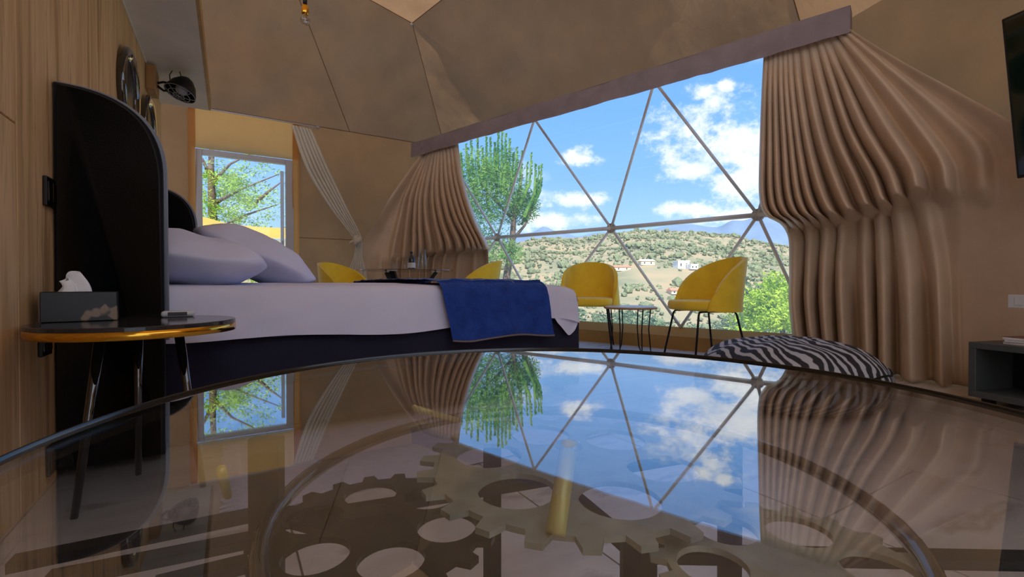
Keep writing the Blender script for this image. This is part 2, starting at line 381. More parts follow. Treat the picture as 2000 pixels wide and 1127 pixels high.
# ------------------------------------------------------------------ dome lining: walls
V = [corner(i, R3)+Vector((0, 0, Z3)) for i in range(9)]
def wb(z): return E2.dot(O)+RB-(RB-R3)*z/Z3               # the end wall leans in
def wa(a, z): return ab(a, wb(z), z)
WB = struct('wall_back')
DA0, DA1, DZ = -.33, .70, 2.07
k8, k0 = base[8], base[0]
def sheet(name, q, parent, mat, **k): return obj(name, *quad_sheet(*q, **k), mat, parent, True)
sheet('cloth_panel', (k8, wa(DA0, -.05), wa(DA0, Z3), V[8]), WB, 'lining_low', amp=.03, o=2)
sheet('cloth_panel', (wa(DA1, -.05), k0, V[0], wa(DA1, Z3)), WB, 'lining_low', nu=40, nv=26, amp=.045, o=11)
sheet('lintel_panel', (wa(DA0, DZ), wa(DA1, DZ), wa(DA1, Z3), wa(DA0, Z3)), WB, 'lintel', amp=.02, o=5)
for a0, a1 in ((DA0-.035, DA0+.03), (DA1-.06, DA1+.012)):   # cloth-covered posts beside the opening
    mb = MB(); p = [wa(a0, 0), wa(a1, 0), wa(a1, Z3-.02), wa(a0, Z3-.02)]; q = [x-E2*.035 for x in p]
    mb.add((q+p, [(0, 1, 2, 3), (0, 4, 5, 1), (1, 5, 6, 2), (2, 6, 7, 3), (3, 7, 4, 0)])); mb.build('opening_post', 'lintel', WB)
mb = MB(); mb.add(tube([wa(.72, 1.17)-E2*.03, wa(1.45, 1.17)-E2*.03], .004, 6)); mb.build('hem_seam', 'lining_low', WB)
WR = struct('wall_right'); sheet('cloth_panel', (base[1], base[2], V[2], V[1]), WR, 'lining_low', nu=36, nv=24, amp=.03, o=21)
WF = struct('wall_front')
for i in range(3, 9): sheet('cloth_panel', (base[i-1], base[i], V[i], V[i-1]), WF, 'lining_low' if i in (3, 8) else 'fill_membrane', nu=14, nv=10, amp=.03, o=i*3)
# ------------------------------------------------------------------ dome lining: roof
ZN = 3.66; APEX = O+Vector((0, 0, 4.75))
Nn = [O+(Vector((v_.x, v_.y, 0))-O)*.816+Vector((0, 0, ZN)) for v_ in V]; Nn[0] = atY(805, 45, 5.4)
Mm = [O+n*3.1+Vector((0, 0, 4.0)) for n in NRM]; Mm[0] = Vector((-2.36, 4.73, 4.02)); Mm[1] = Vector((.31, 4.3, 4.0))
def Dz(z): return DB-(DB-D3)*z/Z3
nD = atP(1046, 233.5, NW, Dz(2.52)); nE = atP(1280, 160.5, NW, Dz(2.54))
nA = atP(973.5, 464, NW, Dz(1.21)); nB = atP(1195.7, 446.3, NW, Dz(1.21)); nC = atP(1481.6, 420.4, NW, Dz(1.21))
CE = struct('ceiling')
def facet(A, B, Cc, mat='lining', **k): obj('roof_panel', *tri_sheet(A, B, Cc, **k), mat, CE, True)
S0 = atP(683, 255, E2, wb(Z3)); S0.z = Z3
facet(V[8], S0, Mm[0], n=24, amp=.05, o=1); facet(V[8], Mm[0], Nn[8], n=10, o=2)
facet(S0, Nn[0], Mm[0], n=20, amp=.05, o=3); facet(S0, V[0], Nn[0], n=24, amp=.05, o=4)
facet(V[0], nD, Nn[0], n=24, amp=.03, o=5); facet(nD, Mm[1], Nn[0], n=28, amp=.03, o=6); facet(nD, nE, Mm[1], n=28, amp=.03, o=7)
facet(nE, V[1], Nn[1], n=24, amp=.03, o=8); facet(nE, Nn[1], Mm[1], n=24, amp=.05, o=9)
for i in range(2, 9):
    mt = 'fill_membrane' if 3 <= i <= 6 else 'lining'              # unseen rear panels, made white to brighten the room
    facet(V[i-1], V[i], Mm[i], mt, n=12, o=i); facet(V[i-1], Mm[i], Nn[i-1], mt, n=8, o=i); facet(V[i], Nn[i], Mm[i], mt, n=8, o=i)
for i in range(9):
    facet(Nn[i-1], Mm[i], APEX, n=8, o=i); facet(Mm[i], Nn[i], APEX, n=8, o=i+.5)
M['seam'] = pbr('seam_tape', L(116, 86, 58), .95)
for p, q in ((V[0], Nn[0]), (S0, S0.lerp(Nn[0], .0)+(Mm[0]-S0)*.8), (Nn[0], Mm[0]), (Nn[0], Mm[1]), (V[8], S0), (S0, V[0]), (V[1], Nn[1])):
    obj('seam', *tube([p, q], .0045, 6), 'seam', CE)
tag(obj('ceiling_button', *lathe([(0, -.012), (.012, -.01), (.018, 0), (.012, .01), (0, .012)], 12), 'plastic_white', None, True), 'small white button where three roof facets of the lining meet', 'button').location = Nn[0]+Vector((0, -.03, -.03))
# ------------------------------------------------------------------ window of clear triangles
W1 = struct('window_1')
L2 = k0.lerp(V[0], 1.21/Z3); R2 = base[1].lerp(V[1], 1.21/Z3)
bz = .2; BL = k0.lerp(V[0], bz/Z3); BR = base[1].lerp(V[1], bz/Z3)
nH = atP(1062, 630, NW, Dz(bz)); nH.z = bz; nG = atP(1331, 640, NW, Dz(bz)); nG.z = bz
for tr in ((L2, nA, V[0]), (nA, nD, V[0]), (nA, nB, nD), (nB, nE, nD), (nB, nC, nE), (nC, V[1], nE), (nC, R2, V[1]),
           (BL, nH, nA), (BL, nA, L2), (nH, nB, nA), (nH, nG, nB), (nG, nC, nB), (nG, BR, nC), (BR, R2, nC)):
    obj('pane', list(tr), [(0, 1, 2)], 'pvc', W1)
def strut(p, q, r, mat, nm='strut'): obj(nm, *tube([p-NW*.02, q-NW*.02], r, 8), mat, W1, True)
for p, q in ((nA, V[0]), (nA, nD), (nD, nB), (nB, nE), (nE, nC), (nC, V[1]), (BL, nA), (nA, nH), (nH, nB), (nB, nG), (nG, nC), (nC, BR)): strut(p, q, .0145, 'steel_dark')
for p, q in ((L2, nA), (nA, nB), (nB, nC), (nC, R2)): strut(p, q, .022, 'steel_dark', 'ring_beam')
for p in (nA, nB, nC): obj('node_plate', *lathe([(0, -.012), (.05, -.012), (.055, 0), (.05, .012), (0, .012)], 16), 'steel', W1).matrix_world = Matrix.Translation(p-NW*.02) @ NW.to_track_quat('Z', 'Y').to_matrix().to_4x4()
sl, sr = DW.dot(k0)+.02, DW.dot(base[1])-.02
prof = [(4.30, 0), (4.30, .125), (4.44, .195), (4.455, .20), (4.455, 0)]
v = [wp(s, d, z) for s in (sl, sr) for d, z in prof]; n_ = len(prof)
obj('trim_1', v, [(i, (i+1) % n_, n_+(i+1) % n_, n_+i) for i in range(n_)]+[tuple(range(n_-1, -1, -1)), tuple(range(n_, 2*n_))], 'sill', kind='structure')
# ------------------------------------------------------------------ glazed door in the end wall
W2 = struct('window_2')
def abox(name, a0, a1, b0, b1, z0, z1, mat, parent, r=0):
    v, f = (rbox(a0, a1, b0, b1, z0, z1, r) if r else box(a0, a1, b0, b1, z0, z1))
    return obj(name, [ab(p[0], p[1], p[2]) for p in v], f, mat, parent)
db = wb(1.2)
for a0, a1, z0, z1 in ((-.30, -.242, 0, DZ), (.568, .652, 0, DZ), (-.242, .568, 2.015, DZ), (-.242, .568, 0, .06)): abox('frame', a0, a1, db-.06, db+.02, z0, z1, 'white_frame', W2, .006)
abox('pane', -.242, .568, db-.012, db-.006, .06, 2.015, 'glass', W2)
abox('sash_bar', .515, .55, db-.055, db-.014, .06, 1.93, 'sash', W2, .005)
abox('latch_handle', .525, .54, db-.085, db-.0555, 1.0, 1.12, 'white_frame', W2, .003)
# ------------------------------------------------------------------ wood partition with soffit
PA = -.475
wl = abox('wall_left', PA-.11, PA-.014, -2.2, 4.80, 0, 2.12, 'wood', None); wl['kind'] = 'structure'
for b0, b1, z0, z1 in ((-1.9, -.7, 0, 1.04), (-1.9, -.7, 1.04, 2.12), (-.7, .51, 0, 1.04), (-.7, .51, 1.04, 2.12), (.51, 1.72, 0, 1.04), (.51, 1.72, 1.04, 2.12), (1.72, 2.94, 0, 2.12), (2.94, 4.16, 0, 2.12), (4.16, 4.80, 0, 2.12)):
    v, f = rbox(PA-.0138, PA, b0+.0015, b1-.0015, z0+.0015, z1-.0015, .002, 1)
    obj('wood_panel', [ab(*p) for p in v], f, 'wood', wl)
tr2 = abox('trim_2', PA-.11, PA+.33, -2.2, 4.80, 2.122, 2.14, 'plaster', None); tr2['kind'] = 'structure'
abox('fascia', PA+.33, PA+.348, -2.2, 4.80, 2.125, 2.24, 'wood_block', tr2)
abox('joint_strip', PA+.001, PA+.006, -2.2, 4.80, 2.110, 2.1218, 'plaster', tr2)
#==SPLIT2==
# ------------------------------------------------------------------ glass table on gears
TX, TY, TZ, TR = .0575, .458, .49, .45
ct = thing('coffee_table', 'round glass coffee table standing on bronze gear wheels and black legs', 'table', (TX, TY, 0))
def tl(p): return Vector((p[0]-TX, p[1]-TY, p[2]))
ed = .0015
obj('glass_top', *lathe([(0, TZ-.008), (TR-ed, TZ-.008)], 128), 'table_glass', ct)
obj('glass_top_face', *lathe([(TR-ed, TZ), (0, TZ)], 128), 'table_glass', ct)
obj('glass_edge', *lathe([(TR-ed, TZ-.009), (TR+.001, TZ-.0085), (TR+.001, TZ+.003), (TR-.0005, TZ+.0036), (TR-ed, TZ+.003), (TR-ed, TZ-.009)], 128), 'glass_rim', ct, True)
def gear(name, c, z, rr, rt, nt_, hr, hd, nh, ph, mat, th=.005):
    """a toothed plate with round holes, walls of real thickness"""
    bm = bmesh.new(); out = []
    for k in range(nt_):
        for q, r in ((0, rr), (.28, rr), (.40, rt), (.72, rt), (.84, rr)):
            w = 2*PI*(k+q)/nt_+ph; out.append((r*math.cos(w), r*math.sin(w)))
    holes = []
    for k in range(nh):
        w = 2*PI*k/nh+ph; holes.append([(hd*math.cos(w)+hr*math.cos(x), hd*math.sin(w)+hr*math.sin(x)) for x in [2*PI*i/28 for i in range(28)]])
    es = []
    for lp in [out]+holes:
        vs_ = [bm.verts.new((x, y, 0)) for x, y in lp]
        es += [bm.edges.new((vs_[i], vs_[(i+1) % len(vs_)])) for i in range(len(vs_))]
    bmesh.ops.triangle_fill(bm, use_beauty=True, use_dissolve=False, edges=es)
    inside = [f for f in bm.faces if any((f.calc_center_median().xy-Vector((hd*math.cos(2*PI*k/nh+ph), hd*math.sin(2*PI*k/nh+ph)))).length < hr*.97 for k in range(nh))]
    bmesh.ops.delete(bm, geom=inside, context='FACES')
    ex = bmesh.ops.extrude_face_region(bm, geom=list(bm.faces)); bmesh.ops.translate(bm, vec=(0, 0, th), verts=[g for g in ex['geom'] if isinstance(g, bmesh.types.BMVert)])
    bmesh.ops.recalc_face_normals(bm, faces=list(bm.faces))
    me = bpy.data.meshes.new(name); bm.to_mesh(me); bm.free(); me.materials.append(M[mat]); o = bpy.data.objects.new(name, me); C.objects.link(o); o.parent = ct
    o.location = (c[0]-TX, c[1]-TY, z); return o
gear('gear_wheel', (.064, .484), .428, .145, .161, 24, .036, .0905, 6, math.radians(-131), 'gear_light')['label'] = 'large pale bronze gear with six wide holes'
gear('gear_wheel', (-.112, .388), .413, .089, .100, 20, .0245, .058, 6, math.radians(-6), 'gear_dark')['label'] = 'small dark bronze gear with six holes'
gear('gear_wheel', (.202, .326), .413, .089, .100, 20, .0245, .058, 6, math.radians(-3), 'gear_light')['label'] = 'small pale bronze gear with six holes'
ring = [(.0+.27*math.cos(2*PI*k/64), .27*math.sin(2*PI*k/64)-.005, .420) for k in range(64)]
obj('ring_tube', *tube(ring, .0075, 10, closed=True), 'gloss_black', ct, True)
def bar(name, p, q, w, h, mat, parent):                   # flat bar between two points, w wide, h high
    p, q = Vector(p), Vector(q); t = (q-p).normalized(); sd_ = t.cross(Vector((0, 0, 1)))
    sd_ = Vector((1, 0, 0)) if sd_.length < 1e-4 else sd_.normalized(); up = sd_.cross(t).normalized()
    v = [x+sd_*(i*w/2)+up*(j*h/2) for x in (p, q) for i, j in ((-1, -1), (1, -1), (1, 1), (-1, 1))]
    return obj(name, v, [(0, 3, 2, 1), (4, 5, 6, 7), (0, 1, 5, 4), (1, 2, 6, 5), (2, 3, 7, 6), (3, 0, 4, 7)], mat, parent)
for x, y in ((-.222, .415), (.102, .37), (.285, .60), (-.03, .70)): bar('leg', tl((x, y, 0)), tl((x, y, .481 if x < -.2 else .409)), .027, .012, 'black_metal', ct)
for p, q in ((atZ(20, 1102, .402), atZ(500, 1004, .402)), (atZ(90, 1134, .402), atZ(500, 1052, .402)), (atZ(300, 1146, .402), atZ(500, 1096, .402)), (atZ(510, 1000, .402), (-.112, .388, .402)), ((-.222, .415, .402), (.285, .60, .402)), ((-.03, .70, .402), (.102, .37, .402)), ((.102, .37, .402), (.42, .36, .402))):
    bar('support_bar', tl(p), tl(q), .016, .008, 'black_metal', ct)
for p, q, r_ in ((atZ(1111, 868, .480), atZ(1085, 1042, .434), .0075), (atZ(432, 917, .480), atZ(445, 968, .43), .0035), (atZ(807, 796, .480), atZ(893, 821, .45), .0035)):
    st = obj('brass_post', *cyl(tl(p), tl(q), r_, 12), 'brass', ct, True)
    if r_ < .005: continue
    obj('clear_pad', *[[x+tl(p) for x in map(Vector, g)] if i == 0 else g for i, g in enumerate(lathe([(0, .001), (.011, .001), (.012, -.002), (.009, -.004)], 18))], 'bulb', st, True)
# rug under the glass table
rg = thing('rug', 'lilac grey woven rug with a fringed end under the glass table', 'rug', (0, 0, 0))
rv, rf = [], []
ra0, ra1, rb0, rb1 = .02, 1.55, 1.40, 2.05
g_ = grid(lambda u, t: ab(ra0+(ra1-ra0)*u, rb0+(rb1-rb0)*t, .006+.004*nz((u*9, t*5, 0), 1, 3)), 30, 18)
obj('woven_field', *g_, 'rug', rg, True)
mb = MB()
for k in range(60):
    b = rb0+(rb1-rb0)*(k+.5)/60; e = random.uniform(-.012, .012)
    mb.add(tube([ab(ra0+.01, b, .006), ab(ra0-.02, b+e*.5, .005), ab(ra0-.035-random.uniform(0, .012), b+e, .004)], .003, 4))
mb.build('fringe', 'rug', rg, kind='stuff')
# ------------------------------------------------------------------ bed
def rootab(name, label, cat, a, b, z=0, rz=0, group=None): return thing(name, label, cat, ab(a, b, z), TH+rz, group)
BA0, BA1, BB0, BB1 = -.40, 1.758, 2.095, 3.83; FZ = .405
bed = rootab('bed', 'wide bed with black winged headboard, dark base and white sheet', 'bed', 0, 0)
obj('bed_base', *rbox(BA0, BA1, BB0, BB1, .03, FZ, .02), 'bed_navy', bed)
for a, b in ((BA0+.1, BB0+.1), (BA1-.1, BB0+.1), (BA0+.1, BB1-.1), (BA1-.1, BB1-.1)): obj('foot', *box(a-.03, a+.03, b-.03, b+.03, 0, .032), 'black_metal', bed)
obj('headboard_panel', *rbox(-.473, -.40, BB0-.09, BB1+.06, .02, 1.25, .03), 'black_velvet', bed, True)
def wing(b0, b1):
    pr = [(-.473, .02), (-.195, .02)]; z1, z0, a0, a1 = 1.262, .98, -.473, -.195
    pr += [(a0+(a1-a0)*math.cos(w)**.8, z0+(z1-z0)*math.sin(w)**.8) for w in [PI/2*k/20 for k in range(21)]]
    n = len(pr); r = .016; v, f = [], []
    cx = sum(p[0] for p in pr)/n; cz = sum(p[1] for p in pr)/n
    lay = [(b0, r), (b0+r*.3, r*.3), (b0+r, 0), (b1-r, 0), (b1-r*.3, r*.3), (b1, r)]
    for b, ins in lay:
        for a, z in pr:
            d = Vector((cx-a, cz-z)).normalized(); v.append((a+d.x*ins, b, z+d.y*ins))
    for k in range(len(lay)-1):
        for i in range(n): j = (i+1) % n; f.append((k*n+i, k*n+j, (k+1)*n+j, (k+1)*n+i))
    f.append(tuple(range(n))); f.append(tuple(range((len(lay)-1)*n, len(lay)*n))[::-1]); return v, f
for b0, b1 in ((BB0-.095, BB0-.025), (BB1+.0, BB1+.07)):
    w_ = obj('headboard_wing', *wing(b0, b1), 'black_velvet', bed, True)
    edge_highlight = [(-.470, .02)]; z1, z0, a0, a1 = 1.262, .98, -.473, -.195
    obj('edge_highlight', *tube([(a0+(a1-a0)*math.cos(w)**.8, b1-.03, z0+(z1-z0)*math.sin(w)**.8) for w in [PI/2*k/20 for k in range(21)][::-1]]+[(-.193, b1-.03, .42)], .011, 8), 'highlight_grey', w_, True)  # grey tube added as the window highlight on the wing's front edge
# mattress under the sheet
ML0, ML1, MB0, MB1, MZ = -.39, 1.715, BB0+.0, BB1-.0, .612
obj('mattress', *rbox(ML0, ML1-.03, MB0+.03, MB1-.03, FZ+.001, MZ-.012, .05, 4), 'sheet', bed, True)
def sheet_fn(u, t):                                       # u along the bed, t across: near hem, top, far hem
    a = ML0+.02+(ML1-ML0-.02)*u
    S = .24; Wd = MB1-MB0; tot = Wd+2*S; d = t*tot; rr = .035
    crown = .012*math.sin(PI*min(max((d-S)/Wd, 0), 1))
    hem = .02*math.sin(u*5.0)+.012*math.sin(u*13+1)-.05*max(0, .6-u)*.4
    R_ = .045; cb = MB0-.014+R_; cz = MZ-R_
    if d < S-.07:
        q = 1-d/(S-.07); kf = 1-.85*(min(1, max(0, (u-.50)*14))*min(1, max(0, (.95-u)*14))); z = cz-q*(S-.085+hem); b = MB0-.014-.010*q-kf*(.014*q*abs(math.sin(u*9+2*math.sin(u*7)+q*1.3))+.022*abs(nz((u*7+q*1.6, q*1.6, 0), 1, 3))*min(1, q*3)+.010*abs(nz((u*17-q*3, q*3, 0), 1, 8))*q)
    elif d < S:
        ph = PI/2*(S-d)/.07; b = cb-R_*math.sin(ph); z = cz+R_*math.cos(ph)
    elif d > S+Wd:
        q = (d-S-Wd)/S; z = MZ-.02-q*(S-.04); b = MB1+.008+.014*q+.010*q*math.sin(u*25)
    else:
        b = cb+(MB1-cb)*(d-S)/Wd; z = MZ+crown+.004*nz((a*3, b*3, 0), 1.3, 4)*min(1, (d-S)*20)
    e = max(0, (u-.93)/.07); z -= .05*e**2.2*(1 if S <= d <= S+Wd else .5)      # rolls over the foot end
    return (a, b, z)
sh = obj('sheet', *grid(sheet_fn, 90, 70), 'sheet', bed, True)
def foot_fn(u, t):                                        # the sheet falling over the foot end
    b = MB0-.01+(MB1-MB0+.02)*u; q = t
    a = ML1+.012*math.sin(min(1, q*3)*PI/2)+.012*q*math.sin(u*19+1); z = MZ-.052-q*(.16+.02*math.sin(u*9))
    return (a, b, max(z, FZ+.004))
obj('sheet_foot_drop', *grid(foot_fn, 50, 14), 'sheet', bed, True)
tip = [(ML1-.19, MB0-.026, .46), (ML1-.02, MB0-.02, .52), (ML1+.008, MB0-.02, .42), (ML1-.035, MB0-.035, .345), (ML1-.08, MB0-.036, .33), (ML1-.15, MB0-.034, .40)]
obj('sheet_corner', *grid(lambda u, t: tuple(Vector(spline(tip[0:2]+[(ML1+.012, MB0-.015, .50)], u))*(1-t)+Vector(spline([tip[5], tip[4], tip[3], tip[2]], u))*t+Vector((0, -.008*math.sin(u*9)*t, 0))), 16, 10), 'sheet', bed, True)
# throw
tw = rootab('throw_blanket', 'navy blue quilted throw draped across the foot of the bed', 'blanket', 0, 0)
def throw_fn(u, t):
    S = .285; Wd = MB1-MB0; tot = Wd+2*S; d = t*tot; a0, a1 = .855, 1.475
    a = a0+(a1-a0)*u; wob = .008*nz((u*7, t*16, 1), 1, 2)+.005*nz((u*22, t*40, 1), 1, 7)
    if d < S:
        q = 1-d/S; z = MZ+.018-q*S*(.99+.03*math.sin(u*8)); b = MB0-.050-.016*q-.010*q*math.sin(u*14+1.5*math.sin(q*3))+wob; a += .055*q*(1-u*.3)
        if q < .22: k = q/.22; b = MB0+.035*(1-k)**2-.052*k-.0; z = MZ+.024-.05*k**2
    elif d > S+Wd: q = (d-S-Wd)/S; z = MZ+.018-q*S; b = MB1+.034+.016*q+wob
    else: b = MB0+(d-S); z = MZ+.026+.012*math.sin(PI*(d-S)/Wd)+wob
    return (a, b, z)
obj('throw_cloth', *grid(throw_fn, 60, 110), 'throw', tw, True)
he = [Vector(throw_fn(k/30, 0.0)) for k in range(31)]
obj('hem', *tube([p+Vector((0, 0, -.002)) for p in he], .005, 6), 'throw_hem', tw, True)
# pillows
def pillow(name, label, a, b, z, sa, sb, sz, tilt, seed):
    p = rootab(name, label, 'pillow', a, b, z, group=None)
    def fn(u, t):
        w = 2*PI*u; x = abs(math.cos(w))**.55*math.copysign(1, math.cos(w)); y = abs(math.sin(w))**.55*math.copysign(1, math.sin(w))
        ph = -PI/2+PI*t; r = math.cos(ph)**.6 if 0 < t < 1 else 0; h = math.sin(ph)
        edge = 1-max(abs(x), abs(y))*r
        q = Vector((x*r*sa, y*r*sb, h*sz*(.35+.65*min(1, max(0, 1-(max(abs(x*r), abs(y*r)))**3)))))
        q += Vector((0, 0, .018*nz(q, 6, seed)+.010*nz(q, 14, seed+3)*(1-t*.5)))
        return q
    o = obj('pillow_case', *grid(fn, 64, 24, wrap=True), 'sheet', p, True); o.rotation_euler = (0, tilt, 0); return p
pillow('pillow', 'plump white pillow against the near wing of the headboard', -.125, 2.50, MZ+.112, .275, .36, .115, .08, 1)
pillow('pillow', 'white pillow leaning steeply behind the plump one', .145, 3.22, MZ+.168, .345, .34, .135, .44, 9)
# ------------------------------------------------------------------ bedside table and what lies on it
ns = rootab('bedside_table', 'round black marble bedside table with a polished gold rim', 'table', PA+.249, 1.742)
nsr = .243
obj('table_top', *lathe([(0, .489), (nsr-.004, .489), (nsr-.004, .4985), (nsr, .4985), (nsr, .508), (nsr-.002, .510), (0, .510)], 72), 'marble_black', ns, False)
obj('gold_rim', *lathe([(nsr-.0035, .476), (nsr+.001, .476), (nsr+.001, .498), (nsr-.0035, .498), (nsr-.0035, .476)], 96), 'gold', ns, True)
for w in (-20, 100, 220):
    t = math.radians(w); p = Vector((.10*math.cos(t), .10*math.sin(t), .486)); q = Vector((.165*math.cos(t), .165*math.sin(t), 0))
    obj('leg', *tube([p, q], [.013, .009], 10), 'gloss_black', ns, True)
obj('hub', *lathe([(0, .47), (.12, .47), (.12, .4885), (0, .4885)], 24), 'black_metal', ns)
tb = atZ(157, 628, .5105)+Vector((-.63, .775, 0))*.047
tbx = thing('tissue_box', 'black cardboard tissue box with brown floral print on the bedside table', 'tissue box', tb, .66)
obj('box_body', *rbox(-.082, .082, -.046, .046, 0, .086, .002, 1), 'floral', tbx)
def tis(u, t):
    w = u*2*PI; r = (.030+.014*math.sin(3*w+1))*(1-.55*t)+.012*t*math.sin(2*w); h = .0863+.045*t*(1+.35*math.sin(w+.6))
    return (-.02+r*math.cos(w)+.012*t-.02*t*t, r*.55*math.sin(w), h)
obj('tissue', *grid(tis, 28, 8, wrap=True), 'tissue', tbx, True)
kp = ab(-.145, 1.885, .5105); kf = thing('remote_fob', 'small white and black rounded remote on the bedside table', 'remote', kp, TH)
obj('body', *rbox(-.045, .045, -.024, .024, 0, .020, .009, 4), 'plastic_white', kf, True)
obj('key_pad', *rbox(-.026, .026, -.0255, -.0235, .005, .016, .0008, 1), 'plastic_black', kf)
# ------------------------------------------------------------------ things on the wood wall
def socket(b, z, label):
    s = rootab('wall_socket', label, 'socket', PA, b, z)
    obj('plate', *rbox(.0005, .011, -.045, .045, -.045, .045, .003, 2), 'plastic_black', s)
    for q in (-.02, .02): obj('switch_rocker', *rbox(.011, .0135, q-.016, q+.016, -.03, .03, .0008, 1), 'gloss_black', s)
socket(1.955, .90, 'black wall socket beside the headboard above the tissue box')
socket(1.90, .45, 'black wall socket low beside the headboard below the bedside table')
def mirror(b, z, r, label):
    s = rootab('wall_disc', label, 'wall disc', PA, b, z, group=None)
    def rot(vf): return [(p[2], p[1], p[0]) for p in vf[0]], [tuple(reversed(q)) for q in vf[1]]
    obj('frame', *rot(lathe([(r-.05, .002), (r, .002), (r, .032), (r-.012, .040), (r-.05, .036), (r-.055, .02)], 56)), 'gloss_black', s, True)
    obj('glossy_face', *rot(lathe([(0, .022), (r*.6, .021), (r-.053, .019)], 56)), 'disc_face', s, True)
mirror(3.22, 1.66, .225, 'round black glossy wall disc above the near half of the headboard')
mirror(3.95, 1.66, .225, 'round black glossy wall disc above the far wing of the headboard')
lb = 4.05
wl_ = rootab('wall_lamp', 'black caged spotlight on a wood block under the grey soffit board', 'lamp', PA, lb, 2.0)
obj('mount_block', *rbox(.0005, .055, -.10, .10, -.06, .105, .004), 'wood_block', wl_)
obj('arm', *tube([(.055, 0, .02), (.09, 0, .035), (.13, -.01, .03)], .008, 8), 'black_metal', wl_, True)
obj('arm', *tube([(.055, 0, .0), (.09, 0, -.025), (.13, -.01, -.02)], .008, 8), 'black_metal', wl_, True)
sp = obj('shade', *lathe([(.0, .135), (.022, .132), (.045, .115), (.075, .07), (.092, .02), (.098, 0), (.094, 0), (.088, .02), (.07, .066), (.04, .108), (0, .126)], 32), 'black_metal', wl_, True)
sp.location = (.185, -.02, -.03); sp.rotation_euler = (-.22, .32, 0)
mb = MB()
for r_, z_ in ((.096, -.002), (.066, -.016), (.034, -.024)): mb.add(tube([(r_*math.cos(2*PI*k/32), r_*math.sin(2*PI*k/32), z_) for k in range(32)], .0022, 5, closed=True))
for k in range(8): w = PI*k/8*2; mb.add(tube([(.096*math.cos(w), .096*math.sin(w), -.002), (.06*math.cos(w), .06*math.sin(w), -.018), (0, 0, -.027)], .002, 5))
mb.build('cage', 'steel', sp)
obj('bulb', *lathe([(0, .0), (.03, .008), (.04, .03), (.03, .06), (.015, .09)], 20), 'plastic_white', sp, True)
obj('cable', *tube([(.13, -.01, .03), (.125, -.01, .09), (.15, -.015, .14), (.18, -.02, .135), (.195, -.02, .08)], .0035, 6), 'black_metal', wl_, True)
# ------------------------------------------------------------------ yellow chairs
def make_chair(label, loc, rz, group=None):
    c = thing('tub_chair', label, 'chair', loc, rz, group)   # faces local -Y
    def seat(u, t):
        w = 2*PI*u; x = abs(math.cos(w))**.62*math.copysign(1, math.cos(w)); y = abs(math.sin(w))**.62*math.copysign(1, math.sin(w))
        prof_ = [(0, .405), (.80, .405), (.97, .415), (1.0, .44), (.985, .468), (.92, .482), (.6, .488), (0, .489)]
        r, z = spline(prof_, t); return (x*.232*r, y*.245*r-.02, z)
    obj('seat', *grid(seat, 48, 28, wrap=True), 'yellow', c, True)
    TM = math.radians(112)
    def edge(th): return .40+.445*(max(0, 1-(abs(th)/TM)**2.3))**.62
    def shell(u, t):
        th = TM*(2*u-1); zt = edge(th); z = .398+(zt-.398)*t; lean = .10*max(0, (z-.45)/.4)
        R = .262-.012*t
        return (R*math.sin(th)*(1-.05*t), (R*.98*math.cos(th))*(1.0)-.0+lean*math.cos(th)*.8-.01, z)
    sh_ = obj('backrest', *grid(shell, 56, 22), 'yellow', c, True)
    so_ = sh_.modifiers.new('thick', 'SOLIDIFY'); so_.thickness = .034; so_.offset = -1
    bv = sh_.modifiers.new('round', 'BEVEL'); bv.width = .012; bv.segments = 3; bv.limit_method = 'ANGLE'
    for sx in (-1, 1):
        for sy, y0, y1 in ((-1, -.165, -.235), (1, .155, .235)):
            obj('leg', *tube([(sx*.15, y0*.6, .398), (sx*.17, y0*.97, .396), (sx*.178, y0*1.05, .375), (sx*.225, y1, .0)], .0085, 8), 'black_metal', c, True)
    for sx in (-1, 1): obj('side_rail', *tube([(sx*.15, -.165*.6, .398), (sx*.15, .155*.6, .398)], .0085, 8), 'black_metal', c, True)
    return c
make_chair('yellow velvet tub chair facing the room, beside the foot of the bed', (.755, 4.50, 0), math.radians(-14))
make_chair('yellow velvet tub chair seen from its side, beside the striped pouf', (1.58, 3.78, 0), math.radians(-78))
# ------------------------------------------------------------------ small round table
st_ = thing('side_table', 'small round marble side table on looped black wire legs', 'table', (1.05, 4.08, 0), .3)
obj('table_top', *lathe([(0, .398), (.215, .398), (.226, .404), (.226, .414), (.218, .420), (0, .420)], 56), 'marble_pale', st_, False)
obj('edge_band', *lathe([(.2262, .399), (.2285, .400), (.2285, .412), (.2262, .413)], 56), 'wood_block', st_)
for k in range(3):
    w = 2*PI*k/3; u1, u2 = w-.62, w+.62
    p = lambda t, r, z: (r*math.cos(t), r*math.sin(t), z)
    obj('leg', *tube([p(u1, .17, .397), p(u1, .155, .22), p(u1+.05, .17, .05), p(u1+.12, .175, .016), p(w-.3, .14, .008), p(w, .12, .007), p(w+.3, .14, .008), p(u2-.12, .175, .016), p(u2-.05, .17, .05), p(u2, .155, .22), p(u2, .17, .397)], .0055, 8), 'black_metal', st_, True)
